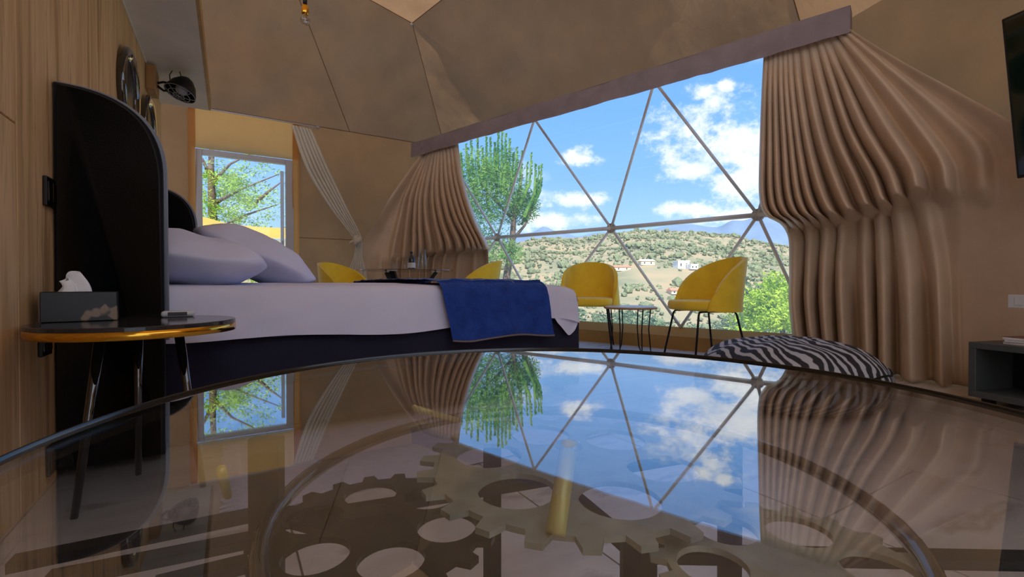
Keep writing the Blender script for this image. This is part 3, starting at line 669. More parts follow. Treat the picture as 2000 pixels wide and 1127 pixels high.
# ------------------------------------------------------------------ dining table, chairs and glassware
DT = Vector((-1.04, 4.5, 0))
dt = thing('dining_table', 'round glass dining table on crossed black and white legs behind the bed', 'table', DT)
obj('glass_top', *lathe([(0, .742), (.462, .742), (.465, .746), (.462, .75), (0, .75)], 72), 'table_glass', dt)
for w in (20, 140, 260):
    t = math.radians(w); d = Vector((math.cos(t), math.sin(t), 0))
    lg = bar('leg', d*.30+Vector((0, 0, .735)), d*-.26+Vector((0, 0, .0)), .05, .03, 'black_metal', dt)
    bar('leg_cap', d*.30+Vector((0, 0, .7345)), d*.30+Vector((0, 0, .7419)), .085, .05, 'plastic_white', lg)
make_chair('yellow tub chair on the side of the dining table towards the glazed door', (DT.x-.62, DT.y+.22, 0), math.radians(70))
make_chair('yellow tub chair on the side of the dining table towards the big window', (DT.x+.60, DT.y-.02, 0), math.radians(-88))
def on_table(u, v, Y): p = atY(u, v, Y); return Vector((p.x, p.y, .7505))
GB = 'glassware on the dining table'
for u, Y, side in ((770, 4.42, 'beside the dark bottle, towards the door'), (797, 4.40, 'right in front of the dark bottle')):
    obj_ = thing('tumbler', 'upturned clear wine glass on the dining table '+side, 'glass', on_table(u, 527, Y), 0, GB)
    obj('bowl', *lathe([(.030, .001), (.036, .03), (.034, .055), (.012, .078), (.0, .08)], 24), 'glass_thin', obj_, True)
    obj('stem', *lathe([(.004, .08), (.004, .085), (.028, .088), (.0, .089)], 24), 'glass_thin', obj_, True)
bt = thing('wine_bottle', 'dark glass bottle with a pale label on the dining table', 'bottle', on_table(804, 527, 4.55))
obj('body', *lathe([(0, .0), (.034, 0), (.037, .006), (.037, .10), (.03, .125), (.014, .145), (.013, .175), (.015, .178), (.015, .186), (0, .187)], 28), 'bottle', bt, True)
obj('label', *lathe([(.0374, .025), (.0374, .075)], 28), 'label', bt, True)
cf = thing('carafe', 'tall clear glass carafe on the dining table', 'carafe', on_table(825, 527, 4.45))
obj('body', *lathe([(0, .002), (.045, .002), (.046, .02), (.04, .12), (.032, .20), (.031, .20), (.038, .12), (.043, .02), (0, .012)], 28), 'glass_thin', cf, True)
# ------------------------------------------------------------------ pouf
pf = thing('pouf', 'large floor pouf with black and white wavy stripes', 'pouf', (1.47, 2.45, 0), .2)
def pouf_fn(u, t):
    w = 2*PI*u; pr = [(0, 0), (.34, .004), (.45, .06), (.465, .13), (.42, .22), (.31, .29), (.15, .325), (0, .333)]
    r, z = spline(pr, t); q = Vector((r*math.cos(w)*1.02, r*math.sin(w)*.92, z))
    k = math.sin(PI*t); q.z = max(0.0, q.z+.02*k*nz(q, 4, 3)+.006*k*math.sin(9*w)); q.x += .012*k*nz(q, 7, 8); return q
obj('cover', *grid(pouf_fn, 80, 40, wrap=True), 'zebra', pf, True)
obj('seam', *tube([tuple(Vector(pouf_fn(k/60, .52))*1.004) for k in range(60)], .005, 6, closed=True), 'black_velvet', pf, True)
# ------------------------------------------------------------------ console, magazines, television
cp = Vector((2.40, 2.42, 0)); dirc = Vector((.25, -.968, 0)).normalized(); crz = math.atan2(dirc.y, dirc.x)
cs = thing('media_console', 'low grey media console with open dark cubbies by the right wall', 'console', cp, crz)   # local x along front, +y to the wall
CW, CD, CH = 1.35, .29, .315; t_ = .032
for nm, b_ in (('top_board', (0, CW, 0, CD, CH-t_, CH)), ('bottom_board', (0, CW, 0, CD, .03, .03+t_)), ('side_board', (0, t_, 0, CD, .03+t_, CH-t_)), ('side_board', (CW-t_, CW, 0, CD, .03+t_, CH-t_)), ('divider', (CW/2-.012, CW/2+.012, .02, CD-.02, .03+t_, CH-t_))): obj(nm, *rbox(*b_, .002, 1), 'console', cs)
obj('back_board', *box(t_, CW-t_, CD-.012, CD, .03+t_, CH-t_), 'console_dark', cs)
for x in (.06, CW-.06):
    for y in (.05, CD-.05): obj('foot', *box(x-.02, x+.02, y-.02, y+.02, 0, .03), 'console_dark', cs)
Rc = Matrix.Rotation(crz, 3, 'Z')
for k, (w, mat, lab) in enumerate(((.0, 'paper', 'thick pale magazine lying directly on the media console'), (.08, 'paper', 'pale magazine in the middle of the stack on the media console'), (-.05, 'paper_red', 'reddish brown covered magazine on top of the stack on the media console'))):
    mg = thing('magazine', lab, 'magazine', cp+Rc @ Vector((.22, .16, CH+.0006+k*.0125)), crz+w, 'magazines on the console')
    obj('pages', *box(-.105, .145, -.11, .13, .0006, .0108), 'paper', mg); obj('cover', *box(-.107, .147, -.112, .132, .0109, .012), mat, mg)
tp = Vector((2.62, 2.49, 0))
tv = thing('television', 'large black television tilted forward on the right wall', 'television', atP(1955, 38, NR, 2.75), crz)
tv.rotation_euler = (math.radians(9), 0, crz)
obj('casing', *rbox(0, 1.3, 0, .035, -.75, .0, .006), 'plastic_black', tv); obj('screen', *box(.012, 1.288, -.0025, -.0005, -.735, -.012), 'screen', tv)
obj('wall_bracket', *box(.4, .8, .035, .30, -.5, -.2), 'black_metal', tv)
sk = thing('wall_plate', 'small white wall box on the right wall above the media console', 'switch', atY(1990, 589, 2.33), crz)
obj('plate', *rbox(-.04, .05, -.008, .015, -.034, .034, .003), 'plastic_white', sk); obj('rocker', *rbox(-.012, .02, -.0105, -.008, -.018, .018, .0008, 1), 'plastic_white', sk)
# ------------------------------------------------------------------ hanging bulb
hb = atY(596, 42, 2.75)
pb = thing('pendant_bulb', 'bare bulb in a brass holder hanging on a black cord', 'lamp', hb)
obj('bulb', *lathe([(0, -.022), (.014, -.02), (.026, -.006), (.028, .01), (.020, .03), (.013, .045)], 24), 'bulb', pb, True)
obj('holder', *lathe([(0, .040), (.017, .040), (.020, .05), (.019, .085), (.012, .10), (0, .10)], 20), 'gold', pb, True)
obj('cord', *tube([(0, 0, .10), (0, 0, .14)], .012, 10), 'black_metal', pb, True); obj('cable', *tube([(0, 0, .14), (0, 0, 4.15-hb.z)], .004, 6), 'black_metal', pb, True)
#==SPLIT3==
# ------------------------------------------------------------------ pelmet and curtains
PD = 3.80; PZ0, PZ1 = 2.29, 2.47
pl0, pl1 = atP(803, 300, NW, PD), atP(1661, 40, NW, PD); s0, s1 = DW.dot(pl0), DW.dot(pl1)
pm = thing('curtain_pelmet', 'long taupe fabric pelmet along the top of the big window', 'pelmet', (0, 0, 0))
def pel(u, t):
    s = s0+(s1-s0)*u; z = PZ0+(PZ1-PZ0)*t+(.008*nz((s*3, 0, 0), 1, 2)+.006*nz((s*9, 0, 0), 1, 5))*(1-t)
    return wp(s, PD+.012*nz((s*2.5, z*6, 0), 1, 3), z)
obj('front_cloth', *grid(pel, 160, 8), 'valance', pm, True)
obj('top_board', *grid(lambda u, t: wp(s0+(s1-s0)*u, PD+.12*t, PZ1-.004), 20, 2), 'valance', pm)
obj('end_cloth', [wp(s1, PD, PZ0), wp(s1, PD+.12, PZ0), wp(s1, PD+.12, PZ1), wp(s1, PD, PZ1)], [(0, 1, 2, 3)], 'valance', pm)
obj('track', *tube([wp(s0+.05, PD+.075, PZ0+.05), wp(s1-.02, PD+.075, PZ0+.05)], .012, 8), 'steel_dark', pm, True)
def drape(cols, us, tt, depth, folds, nu=220, nv=72, mat='curtain', name='curtain', cinch=None, amp=.05, label='', floor=True, pinch=None):
    """cols: pixel paths of a few vertical lines of the cloth; depth(u,t): distance along the view line; folds(u): fold height"""
    def fn(u, t):
        tv_ = t; rows = []
        for c in cols: rows.append(spline(c, tv_))
        x = 0
        while x < len(us)-2 and u > us[x+1]: x += 1
        pts = [rows[max(x-1, 0)], rows[x], rows[x+1], rows[min(x+2, len(us)-1)]]
        k = (u-us[x])/(us[x+1]-us[x]); a, b = pts[1], pts[2]
        px = [a[i]+(b[i]-a[i])*k for i in range(2)]
        P = depth(px[0], px[1], u, t); d = Vector((P.x, P.y, 0)).normalized()
        side = Vector((-d.y, d.x, 0)); fl_, sd_ = folds(u, t)
        P = P-d*fl_+side*sd_
        if P.z < .012: P.z = .012
        return P
    return fn
def two_walls(D1t, D1b, n2, D2t, D2b):
    def f(px, py, u, t):
        r = ray(px, py); a = r.x*NW.x+r.y*NW.y; b = r.x*n2.x+r.y*n2.y
        k = t; s = min((D1t+(D1b-D1t)*k)/a if a > 1e-3 else 99, (D2t+(D2b-D2t)*k)/b if b > 1e-3 else 99); return CAM+r*s
    return f
random.seed(11)
# right curtain
colsR = [
 [(1497, 90), (1492, 180), (1488, 290), (1487, 390), (1500, 430), (1541, 455), (1545, 520), (1543, 590), (1552, 668)],
 [(1530, 84), (1532, 180), (1540, 290), (1548, 380), (1562, 425), (1592, 452), (1592, 520), (1592, 590), (1606, 706)],
 [(1565, 77), (1575, 175), (1595, 280), (1622, 370), (1640, 415), (1655, 442), (1652, 520), (1655, 600), (1662, 735)],
 [(1600, 70), (1628, 165), (1662, 265), (1705, 350), (1722, 398), (1735, 425), (1742, 520), (1742, 610), (1742, 770)],
 [(1625, 66), (1675, 155), (1728, 245), (1780, 330), (1792, 372), (1795, 400), (1822, 510), (1830, 610), (1838, 790)],
 [(1645, 62), (1730, 150), (1805, 230), (1865, 310), (1878, 360), (1885, 410), (1885, 510), (1885, 610), (1890, 800)],
 [(1661, 58), (1768, 128), (1880, 190), (1985, 255), (2010, 330), (2015, 420), (2012, 520), (2005, 610), (2000, 800)]]
usR = [0, .2, .4, .58, .72, .86, 1]
dR = two_walls(3.88, 4.12, NR, 2.92, 3.27)
phs = [random.uniform(-.25, .25) for _ in range(40)]
random.seed(4); FW = [0]
while FW[-1] < 1.0: FW.append(FW[-1]+(random.uniform(.045, .085) if FW[-1] < .62 else random.uniform(.085, .14)))
def interp_f(u):
    for k in range(len(FW)-1):
        if u <= FW[k+1]: return k+(u-FW[k])/(FW[k+1]-FW[k])
    return len(FW)-1
FW2 = [0]
while FW2[-1] < 1.0: FW2.append(FW2[-1]+random.uniform(.05, .13))
def sst(x, a, b): k = min(1, max(0, (x-a)/(b-a))); return k*k*(3-2*k)
def fidx(u, W):
    for k in range(len(W)-1):
        if u <= W[k+1]: return k+(u-W[k])/(W[k+1]-W[k])
    return len(W)-1.0
def foldR(u, t):
    ph = 2*PI*fidx(u, FW)+.7*math.sin(2.6*t+u*5); w = (.5+.5*math.sin(ph))**2.2
    ph2 = 2*PI*fidx(u, FW2)+.5*math.sin(5*t+u*9); w2 = (.5+.5*math.sin(ph2))**1.8
    flat = 1 if u < .66 else max(.30, 1-(u-.66)*3.2)
    up = 1-sst(t, .585, .63); A1 = (.08+.10*sst(t, .05, .5))*flat*(1-.6*sst(t, .54, .60)); A2 = (.07+.14*sst(t, .66, .95))*flat
    bulge = .19*sst(t, .22, .55)*(1-sst(t, .575, .625))*(1-.8*sst(u, .6, .95))
    crump = .012*nz((u*40, t*14, 0), 1, 6)*math.exp(-((t-.59)/.05)**2)+.010*nz((u*9, t*5, 0), 1, 2)
    cut = 1 if u < .74 else max(.12, 1-(u-.74)*9*min(1, max(0, (t-.55)*5)))
    return (up*A1*w+(1-up)*A2*w2+bulge*(.55+.45*w)+.02+crump)*cut*(.3+.7*sst(t, .02, .14)), (.016*math.sin(ph+1.3)*up+.02*math.sin(ph2+1)*(1-up))*cut*flat
cr_ = thing('curtain', 'taupe velvet curtain gathered at the wall side of the big window beside the pouf', 'curtain', (0, 0, 0))
obj('curtain_cloth', *grid(drape(colsR, usR, None, dR, foldR), 330, 90), 'curtain', cr_, True)
# left curtain
colsL = [
 [(826, 296), (770, 375), (735, 435), (708, 475), (712, 520), (716, 560), (720, 640)],
 [(832, 295), (788, 375), (768, 435), (752, 490), (748, 525), (748, 560), (750, 640)],
 [(840, 291), (808, 375), (798, 435), (792, 490), (788, 525), (786, 560), (785, 640)],
 [(854, 285), (842, 375), (846, 435), (856, 485), (850, 512), (846, 560), (846, 640)],
 [(868, 279), (874, 365), (890, 430), (915, 482), (908, 505), (904, 560), (904, 640)],
 [(891, 273), (902, 350), (926, 430), (950, 480), (957, 500), (957, 560), (958, 640)]]
usL = [0, .2, .38, .6, .8, 1]
dL = two_walls(3.88, 4.12, E2, 5.78, 5.92)
random.seed(8); FWL = [0]
while FWL[-1] < 1.0: FWL.append(FWL[-1]+(random.uniform(.10, .14) if FWL[-1] < .25 else random.uniform(.04, .085)))
def foldL(u, t):
    ph = 2*PI*fidx(u, FWL)+.5*math.sin(4*t+u*4); w = (.5+.5*math.sin(ph))**2.0
    ph2 = 2*PI*fidx(1-u*.98, FWL)*1.1; w2 = (.5+.5*math.sin(ph2))**1.7
    k = sst(u, .12, .4); up = 1-sst(t, .55, .60); A = (.07+.06*sst(t, .05, .45))*k
    bulge = .20*sst(t, .15, .50)*(1-sst(t, .53, .60))*sst(u, .35, .7)
    swag = .05*math.sin(2*PI*(t*1.1+u*2.2))*(1-k)
    return (up*A*w+(1-up)*.10*w2*k+bulge*(.55+.45*w)+.06+swag+.01*nz((u*9, t*6, 0), 1, 4))*(.3+.7*sst(t, .02, .2)), (.02*math.sin(ph+1.2)*up+.02*math.sin(ph2)*(1-up))*k
cl_ = thing('curtain', 'taupe velvet curtain gathered behind the dining table at the big window', 'curtain', (0, 0, 0))
gL = grid(drape(colsL, usL, None, dL, foldL), 260, 70)
obj('curtain_cloth', *gL, 'curtain', cl_, True)
mb = MB(); bot = [gL[0][i*71+70] for i in range(0, 261, 4)]
obj('lower_cloth', *grid(lambda u, t: (lambda p: Vector((p.x, p.y, p.z*(1-t)+.012*t)))(gL[0][min(260, int(round(u*260)))*71+70]), 260, 6), 'curtain', cl_, True)
# knotted door curtain on its rod
rod0, rod1 = wa(-.36, 2.46)-E2*.10, wa(.90, 2.46)-E2*.10
rd = thing('curtain_rod', 'thin pale rod above the glazed door', 'curtain rod', (0, 0, 0))
obj('pole', *tube([rod0, rod1], .008, 8), 'white_frame', rd, True)
obj('finial', *[[rod1+Vector(p) for p in g] if i == 0 else g for i, g in enumerate(lathe([(0, -.022), (.016, -.016), (.022, 0), (.016, .016), (0, .022)], 14))], 'steel', rd, True)
for a in (-.36, .86): obj('bracket', *tube([wa(a, 2.46)-E2*.10, wa(a, 2.46)-E2*.012], .006, 6), 'steel_dark', rd)
colsK = [[(571, 246), (600, 330), (645, 405), (690, 466), (692, 500), (676, 545), (660, 640)],
         [(590, 250), (622, 330), (662, 405), (697, 465), (699, 500), (694, 545), (690, 640)],
         [(607, 254), (640, 330), (676, 405), (705, 463), (707, 500), (716, 545), (722, 640)]]
def dK(px, py, u, t):
    r = ray(px, py); return CAM+r*((5.72+.08*t)/(r.x*E2.x+r.y*E2.y))
def foldK(u, t):
    pin = .35+.65*min(1, abs(t-.53)/.3); ph = 2*PI*(u*5.5)
    return .045*(.5+.5*math.sin(ph))*pin, .012*math.sin(ph+1)*pin
kc = thing('curtain', 'pale grey curtain knotted beside the glazed door', 'curtain', (0, 0, 0))
gK = grid(drape(colsK, [0, .5, 1], None, dK, foldK), 90, 60)
obj('curtain_cloth', *gK, 'curtain_grey', kc, True)
obj('lower_cloth', *grid(lambda u, t: (lambda p: Vector((p.x, p.y, p.z*(1-t)+.012*t)))(gK[0][min(90, int(round(u*90)))*61+60]), 90, 6), 'curtain_grey', kc, True)
kp_ = atP(698, 470, E2, 5.69)
obj('knot', *grid(lambda u, t: kp_+Vector((.055*math.cos(2*PI*u)*math.sin(PI*t), .055*math.sin(2*PI*u)*math.sin(PI*t), .055*math.cos(PI*t)))*(1+.22*math.sin(2*PI*u*2+t*7)), 28, 16, wrap=True), 'curtain_grey', kc, True)
obj('knot_tail', *tube([kp_+Vector((-.03, -.02, 0)), kp_+Vector((-.075, -.02, -.02)), kp_+Vector((-.085, -.02, -.045))], [.02, .016, .006], 8), 'curtain_grey', kc, True)
#==SPLIT4==
# ------------------------------------------------------------------ the land outside
def interp(tab, x):
    if x <= tab[0][0]: return tab[0][1]
    for (x0, y0), (x1, y1) in zip(tab, tab[1:]):
        if x <= x1: k = (x-x0)/(x1-x0); k = k*k*(3-2*k); return y0+(y1-y0)*k
    return tab[-1][1]
SKYL = [(-600, 470), (600, 468), (850, 470), (1000, 474), (1060, 463), (1130, 466), (1200, 455), (1250, 449), (1340, 450), (1420, 457), (1480, 471), (1540, 478), (1700, 470), (2600, 460)]
PROF = [(5, -.25), (8, -.5), (14, -1.6), (40, -7), (80, -12), (120, -11)]
YT = 380
def hgt(u, Y):
    u0 = u; x = (u-1000)/900*Y; n = noise.fractal(Vector((x*.012, Y*.012, 0)), 1.0, 2.0, 5)
    if Y < 120: return interp(PROF, Y)+n*min(1, Y/60)*1.2
    top = CAMZ+(554-interp(SKYL, u0))/900*YT; k = min(1, (Y-120)/(YT-120))
    z = -11+(top+11)*(k**.85); z += n*5*(1-k)*k*4
    if Y > YT: z = top-(Y-YT)*.25
    return z+n*1.2
Ys = [5+.0]+[5*(1.085**k) for k in range(1, 54)]+[395, 440, 520]
Us = [-500+30*k for k in range(104)]
v, f = [], []
for Y in Ys:
    for u in Us: v.append(((u-1000)/900*Y, Y, hgt(u, Y)))
nU = len(Us)
def under_dome(p): return (Vector((p[0], p[1], 0))-O).length < 5.6
for i in range(len(Ys)-1):
    for j in range(nU-1):
        q = (i*nU+j, i*nU+j+1, (i+1)*nU+j+1, (i+1)*nU+j)
        if not any(under_dome(v[k]) for k in q): f.append(q)
near = [q for q in f if v[q[0]][1] < 60]; far = [q for q in f if v[q[0]][1] >= 60]
obj('ground', v, near, 'ground', None, True, 'structure'); obj('hillside', v, far, 'hill', None, True, 'structure')
v2 = []
for i in range(-30, 31):                                  # ground round and behind the dome
    for j in range(-30, 31): v2.append((O.x+i*2.0, O.y+j*2.0, -.6-.02*max(0, math.hypot(i, j)-4)))
f2 = [((i*61+j), ((i+1)*61+j), ((i+1)*61+j+1), (i*61+j+1)) for i in range(60) for j in range(60) if (O.y+(j-30)*2) < 2.6]
obj('ground_round', v2, f2, 'ground', None, True, 'structure')
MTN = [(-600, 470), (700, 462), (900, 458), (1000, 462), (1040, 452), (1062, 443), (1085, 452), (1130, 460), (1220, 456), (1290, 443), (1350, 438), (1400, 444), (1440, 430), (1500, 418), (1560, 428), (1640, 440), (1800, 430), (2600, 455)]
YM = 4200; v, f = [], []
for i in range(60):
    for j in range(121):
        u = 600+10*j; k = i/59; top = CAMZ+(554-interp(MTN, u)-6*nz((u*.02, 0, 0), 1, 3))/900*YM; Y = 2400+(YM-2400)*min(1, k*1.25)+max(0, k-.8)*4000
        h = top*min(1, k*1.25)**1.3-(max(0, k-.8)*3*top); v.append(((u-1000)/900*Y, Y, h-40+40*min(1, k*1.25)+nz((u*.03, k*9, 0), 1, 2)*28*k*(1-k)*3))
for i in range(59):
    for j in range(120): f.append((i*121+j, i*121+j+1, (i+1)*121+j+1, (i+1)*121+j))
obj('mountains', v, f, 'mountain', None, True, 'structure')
def ground_at(u, vpx):
    best = None
    for k in range(600):
        Y = 14*(1.0058**k)
        if Y > YT: break
        z = hgt(u, Y); vv = 554-900*(z-CAMZ)/Y
        if best is None or abs(vv-vpx) < best[0]: best = (abs(vv-vpx), Y, z)
    return Vector(((u-1000)/900*best[1], best[1], best[2]))
ICO = None
def ico():
    global ICO
    if ICO is None:
        bm = bmesh.new(); bmesh.ops.create_icosphere(bm, subdivisions=1, radius=1); bm.verts.index_update()
        ICO = ([p.co.copy() for p in bm.verts], [tuple(x.index for x in q.verts) for q in bm.faces]); bm.free()
    return ICO
random.seed(5)
mb = MB(); iv, if_ = ico()
HP = [(1330, 526), (1352, 525), (1213, 527), (1262, 517), (1312, 571)]; HP = [ground_at(*q) for q in HP]+[Vector(((u_-1000)/900*Y_, Y_, 0)) for u_, Y_ in ((1100, 48), (1340, 70), (1420, 80), (1030, 62), (1290, 60), (1195, 55))]
for k in range(11000):
    u = random.uniform(700, 1750); Y = random.choice((random.uniform(45, 120), random.uniform(120, 375), random.uniform(150, 375)))
    if noise.noise(Vector(((u-1000)/900*Y*.02, Y*.02, 7))) < -.42: continue
    p = Vector(((u-1000)/900*Y, Y, hgt(u, Y))); r = random.uniform(.35, 1.15)*(1 if Y > 120 else .75)
    if any((p.xy-q.xy).length < 5 for q in HP): continue
    if random.random() < .10: r *= 2.2
    n = len(mb.v); zs = random.uniform(.55, .95)
    for q in iv: j = 1+random.uniform(-.22, .22); mb.v.append(p+Vector((q.x*r*j, q.y*r*j, (q.z*zs*j+.4)*r)))
    mb.f += [tuple(i+n for i in q) for q in if_]
sc_ = mb.build('hillside_scrub', 'scrub', None, kind='stuff'); tag(sc_, 'countless grey green bushes dotted over the dry hillside', 'scrub')
def house(u, vp, w, d, h, roof, wallm, roofm, label, rz=.2):
    p = ground_at(u, vp); hs = thing('house', label, 'house', p-Vector((0, 0, .3)), rz, 'far houses on the hillside')
    obj('wall', *box(-w/2, w/2, -d/2, d/2, 0, h), wallm, hs)
    if roof: obj('roof', [(-w/2-.3, -d/2-.3, h), (w/2+.3, -d/2-.3, h), (w/2+.3, d/2+.3, h), (-w/2-.3, d/2+.3, h), (-w/2, 0, h+.8), (w/2, 0, h+.8)], [(0, 1, 5, 4), (2, 3, 4, 5), (1, 2, 5), (3, 0, 4), (3, 2, 1, 0)], roofm, hs)
    else: obj('parapet', *box(-w/2-.15, w/2+.15, -d/2-.15, d/2+.15, h, h+.35), wallm, hs)
    for k in range(max(2, int(w/3))): x = -w/2+w*(k+.5)/max(2, int(w/3)); obj('window', *box(x-.25, x+.25, -d/2-.04, -d/2, h*.35, h*.75), 'dark_pane', hs)
    return hs
house(1330, 524, 5, 4, 3.0, False, 'wall_white', None, 'white flat roofed house, tallest on the hillside')
house(1352, 525, 3.2, 3, 1.8, False, 'wall_white', None, 'low white house next to the tallest white house')
house(1213, 527, 7, 3, 1.5, True, 'wall_cream', 'roof_red', 'long low house with a red tiled roof on the hillside')
house(1262, 517, 6, 3, 1.7, True, 'wall_cream', 'wall_cream', 'pale cream house uphill of the red roofed one')
house(1318, 573, 4, 3, 1.2, True, 'wall_cream', 'roof_red', 'small house with a red roof low in the valley')
def leaves(mb, c, n, rad, size, flat=1.0, asp=2.2):
    for _ in range(n):
        while True:
            d = Vector((random.uniform(-1, 1), random.uniform(-1, 1), random.uniform(-1, 1)))
            if d.length <= 1: break
        p = c+Vector((d.x*rad[0], d.y*rad[1], d.z*rad[2])); s = size*random.uniform(.6, 1.3)
        a = Vector((random.uniform(-1, 1), random.uniform(-1, 1), random.uniform(-.6, 1))).normalized(); b = a.orthogonal().normalized()*s*.5/asp
        if random.random() < .5: b = a.cross(b)
        n0 = len(mb.v); mb.v += [p-b, p+a*s*.5-b*.2, p+a*s, p+a*s*.5+b*1.4]; mb.f.append((n0, n0+1, n0+2, n0+3))
def tree(label, u, vp, Y, hgt_, rad, mat, size, nl, clumps, cat='tree', trunk=True, name='olive_tree', group=None, p=None, seed=1, tall=1.0):
    random.seed(seed)
    g = p or Vector(((u-1000)/900*Y, Y, hgt(u, Y))); t = thing(name, label, cat, g, 0, group); mb = MB()
    top = Vector((0, 0, hgt_))
    if trunk: obj('trunk', *tube([(0, 0, -.2), (rad*.06, 0, hgt_*.3), (0, rad*.05, hgt_*.62)], [rad*.09, rad*.065, rad*.03], 8), 'bark', t, True)
    for k in range(clumps):
        w = random.uniform(0, 2*PI); q = random.uniform(0, 1)**.5; c = Vector((rad*.72*q*math.cos(w), rad*.72*q*math.sin(w), hgt_*random.uniform(.38 if trunk else .12, .86)))
        leaves(mb, c, nl//clumps, (rad*.36, rad*.36, rad*.30*tall), size)
    mb.build('foliage', mat, t); return t
# grey green trees of the valley
for i, (u, Y, h, r, lab) in enumerate(((1235, 42, 5.2, 3.0, 'grey green olive tree below the white strut beside the side table'), (1195, 55, 5.5, 3.2, 'olive tree behind the yellow chair facing the room'),
        (1290, 60, 4.5, 2.8, 'small olive tree between the two yellow chairs'), (1100, 48, 5.5, 3.2, 'olive tree just right of the feathery pine'), (1480, 34, 5.4, 2.8, 'dark olive tree behind the back of the side-on yellow chair'),
        (1525, 24, 4.2, 2.0, 'olive tree next to the gathered curtain'), (1340, 70, 6, 3.6, 'broad olive tree under the white houses'), (1420, 80, 6.5, 3.6, 'olive tree uphill of the side-on yellow chair'), (1030, 62, 6, 3.6, 'olive tree behind the trunk of the feathery pine'))):
    tree(lab, u, 0, Y, h, r, 'leaf_olive', .42 if Y < 40 else .6, 900, 16, group='valley trees', seed=20+i)
tree('bright yellow green bush outside the window behind the striped pouf', 1500, 0, 8.6, 1.35, .85, 'leaf_lime', .10, 2600, 14, 'bush', False, 'bush', 'bushes outside the big window', seed=3)
tree('smaller lime green bush outside the window beside the wall side curtain', 1560, 0, 7.2, .95, .6, 'leaf_lime', .09, 1600, 10, 'bush', False, 'bush', 'bushes outside the big window', seed=4)
tree('low grey green bush outside the window behind the side table', 1240, 0, 11, .8, 1.1, 'leaf_olive', .12, 1800, 12, 'bush', False, 'bush', 'bushes outside the big window', seed=6)
# pine with upright feathery shoots
random.seed(31)
YP = 11.0; gp = Vector(((985-1000)/900*YP, YP, hgt(985, YP)))
pn = thing('feathery_pine', 'tall pale green pine with upright feathery shoots outside the big window', 'tree', gp)
def P_(u, v_, dy=0): return atY(u, v_, YP+dy)-gp
obj('trunk', *tube([Vector((0, 0, -.2)), P_(986, 560), P_(1000, 480), P_(1004, 420), P_(985, 370)], [.10, .09, .08, .06, .03], 10), 'bark', pn, True)
for a, b, c in (((1000, 470), (1025, 440), (1040, 405)), ((1003, 430), (975, 400), (945, 370)), ((998, 490), (975, 470), (960, 460)), ((1003, 425), (1015, 385), (1020, 340))): obj('branch', *tube([P_(*a), P_(*b), P_(*c)], [.045, .03, .015], 8), 'bark', pn, True)
mb = MB()
for (u, v_, ru, rv, n) in ((960, 375, 70, 60, 2600), (1000, 405, 55, 42, 1500), (925, 350, 45, 60, 1500), (985, 330, 40, 45, 900), (1025, 400, 30, 35, 900), (965, 480, 38, 40, 800), (1000, 495, 24, 24, 420), (930, 430, 40, 40, 800)):
    leaves(mb, P_(u, v_, random.uniform(-.3, .4)), n, (ru/900*YP, ru/900*YP*.9, rv/900*YP), .11, asp=4)
mb.build('foliage', 'leaf_pine', pn)
tips = [(900, 300), (910, 283), (920, 275), (932, 268), (942, 290), (950, 266), (958, 270), (966, 280), (973, 258), (981, 256), (988, 262), (996, 272), (1003, 300), (1010, 290), (1020, 296), (1030, 318), (1038, 300), (1046, 322), (1053, 325), (1058, 322), (895, 330), (915, 310), (948, 310), (970, 300), (990, 300), (1048, 350)]
for (u, v_) in tips:
    L_ = random.uniform(75, 120); base_u = u+(968-u)*random.uniform(.25, .4); dy = random.uniform(-.5, .5)
    ax = [P_(base_u, v_+L_, dy), P_(u+(base_u-u)*.25+(3 if u > 1020 else 0), v_+L_*.55, dy), P_(u, v_, dy)]; mb = MB()
    for k in range(110):
        t = k/109; c = Vector(spline(ax, t)); w = random.uniform(0, 2*PI); out_ = Vector((math.cos(w), math.sin(w), 1.2)).normalized(); s = .085*(1-.35*t); q = out_.orthogonal().normalized()*.02
        n0 = len(mb.v); mb.v += [c-q, c+out_*s*.5-q, c+out_*s, c+out_*s*.5+q]; mb.f.append((n0, n0+1, n0+2, n0+3))
    mb.add(tube(ax, [.03, .03, .012], 6)); mb.build('shoot', 'leaf_pine', pn)
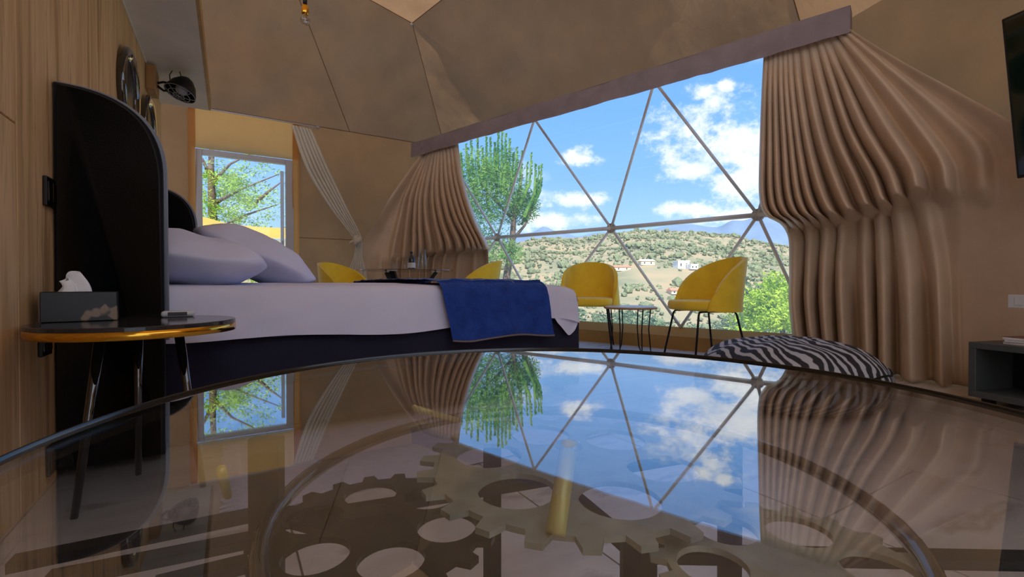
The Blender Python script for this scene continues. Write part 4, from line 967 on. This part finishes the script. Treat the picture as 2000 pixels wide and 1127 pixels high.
# beyond the glazed door: tree and shade sail
def behind(u, v_, b): return atP(u, v_, E2, b)
g1 = behind(430, 700, 9.6); g1.z = hgt(400, g1.y)
dtre = thing('leafy_tree', 'light green leafy tree outside the glazed door', 'tree', g1)
random.seed(77)
def Q(u, v_, b=9.6): return behind(u, v_, b)-g1
obj('trunk', *tube([Vector((0, 0, -.3)), Q(425, 520), Q(415, 420), Q(412, 330), Q(414, 270)], [.12, .10, .07, .05, .04], 8), 'bark', dtre, True)
for a, b, c in (((414, 400), (470, 370), (545, 340)), ((412, 360), (450, 320), (500, 295)), ((420, 450), (480, 420), (540, 400)), ((413, 350), (395, 310), (370, 280)), ((500, 395), (530, 370), (550, 355))): obj('branch', *tube([Q(*a), Q(*b), Q(*c)], [.035, .02, .008], 6), 'bark', dtre, True)
mb = MB()
for k in range(85):
    u = random.gauss(440, 45); v_ = random.gauss(395, 45)
    if u > 520 and v_ < 380 and random.random() < .7: continue
    leaves(mb, Q(u, v_, 9.6+random.uniform(-.6, .8)), 60, (.20, .20, .13), .075, asp=3)
for k in range(45): leaves(mb, Q(random.uniform(340, 600), random.uniform(270, 480), 9.9+random.uniform(-.5, .9)), 26, (.22, .22, .15), .07, asp=3)
for k in range(30): leaves(mb, Q(random.uniform(380, 560), random.uniform(470, 600), 10+random.uniform(-.5, .9)), 50, (.25, .25, .18), .08, asp=3)
mb.build('foliage', 'leaf_bright', dtre)
sail_t = [(300, 405), (395, 423), (450, 437), (548, 445), (660, 440)]; sail_b = [(300, 425), (395, 448), (450, 461), (548, 466), (660, 470)]
sl_ = thing('shade_sail', 'yellow shade sail stretched outside the glazed door', 'shade sail', (0, 0, 0))
obj('sail_cloth', *grid(lambda u, t: behind(*spline(sail_t, u), 8.4).lerp(behind(*spline(sail_b, u), 7.4), t)+Vector((0, 0, -.03*math.sin(PI*t))), 40, 12), 'sail', sl_, True)
for u, v_ in ((300, 415), (660, 455)):
    p = behind(u, v_, 7.9); obj('pole', *tube([(p.x, p.y, -1.5), (p.x, p.y, p.z+.2)], .03, 8), 'steel_dark', sl_, True)
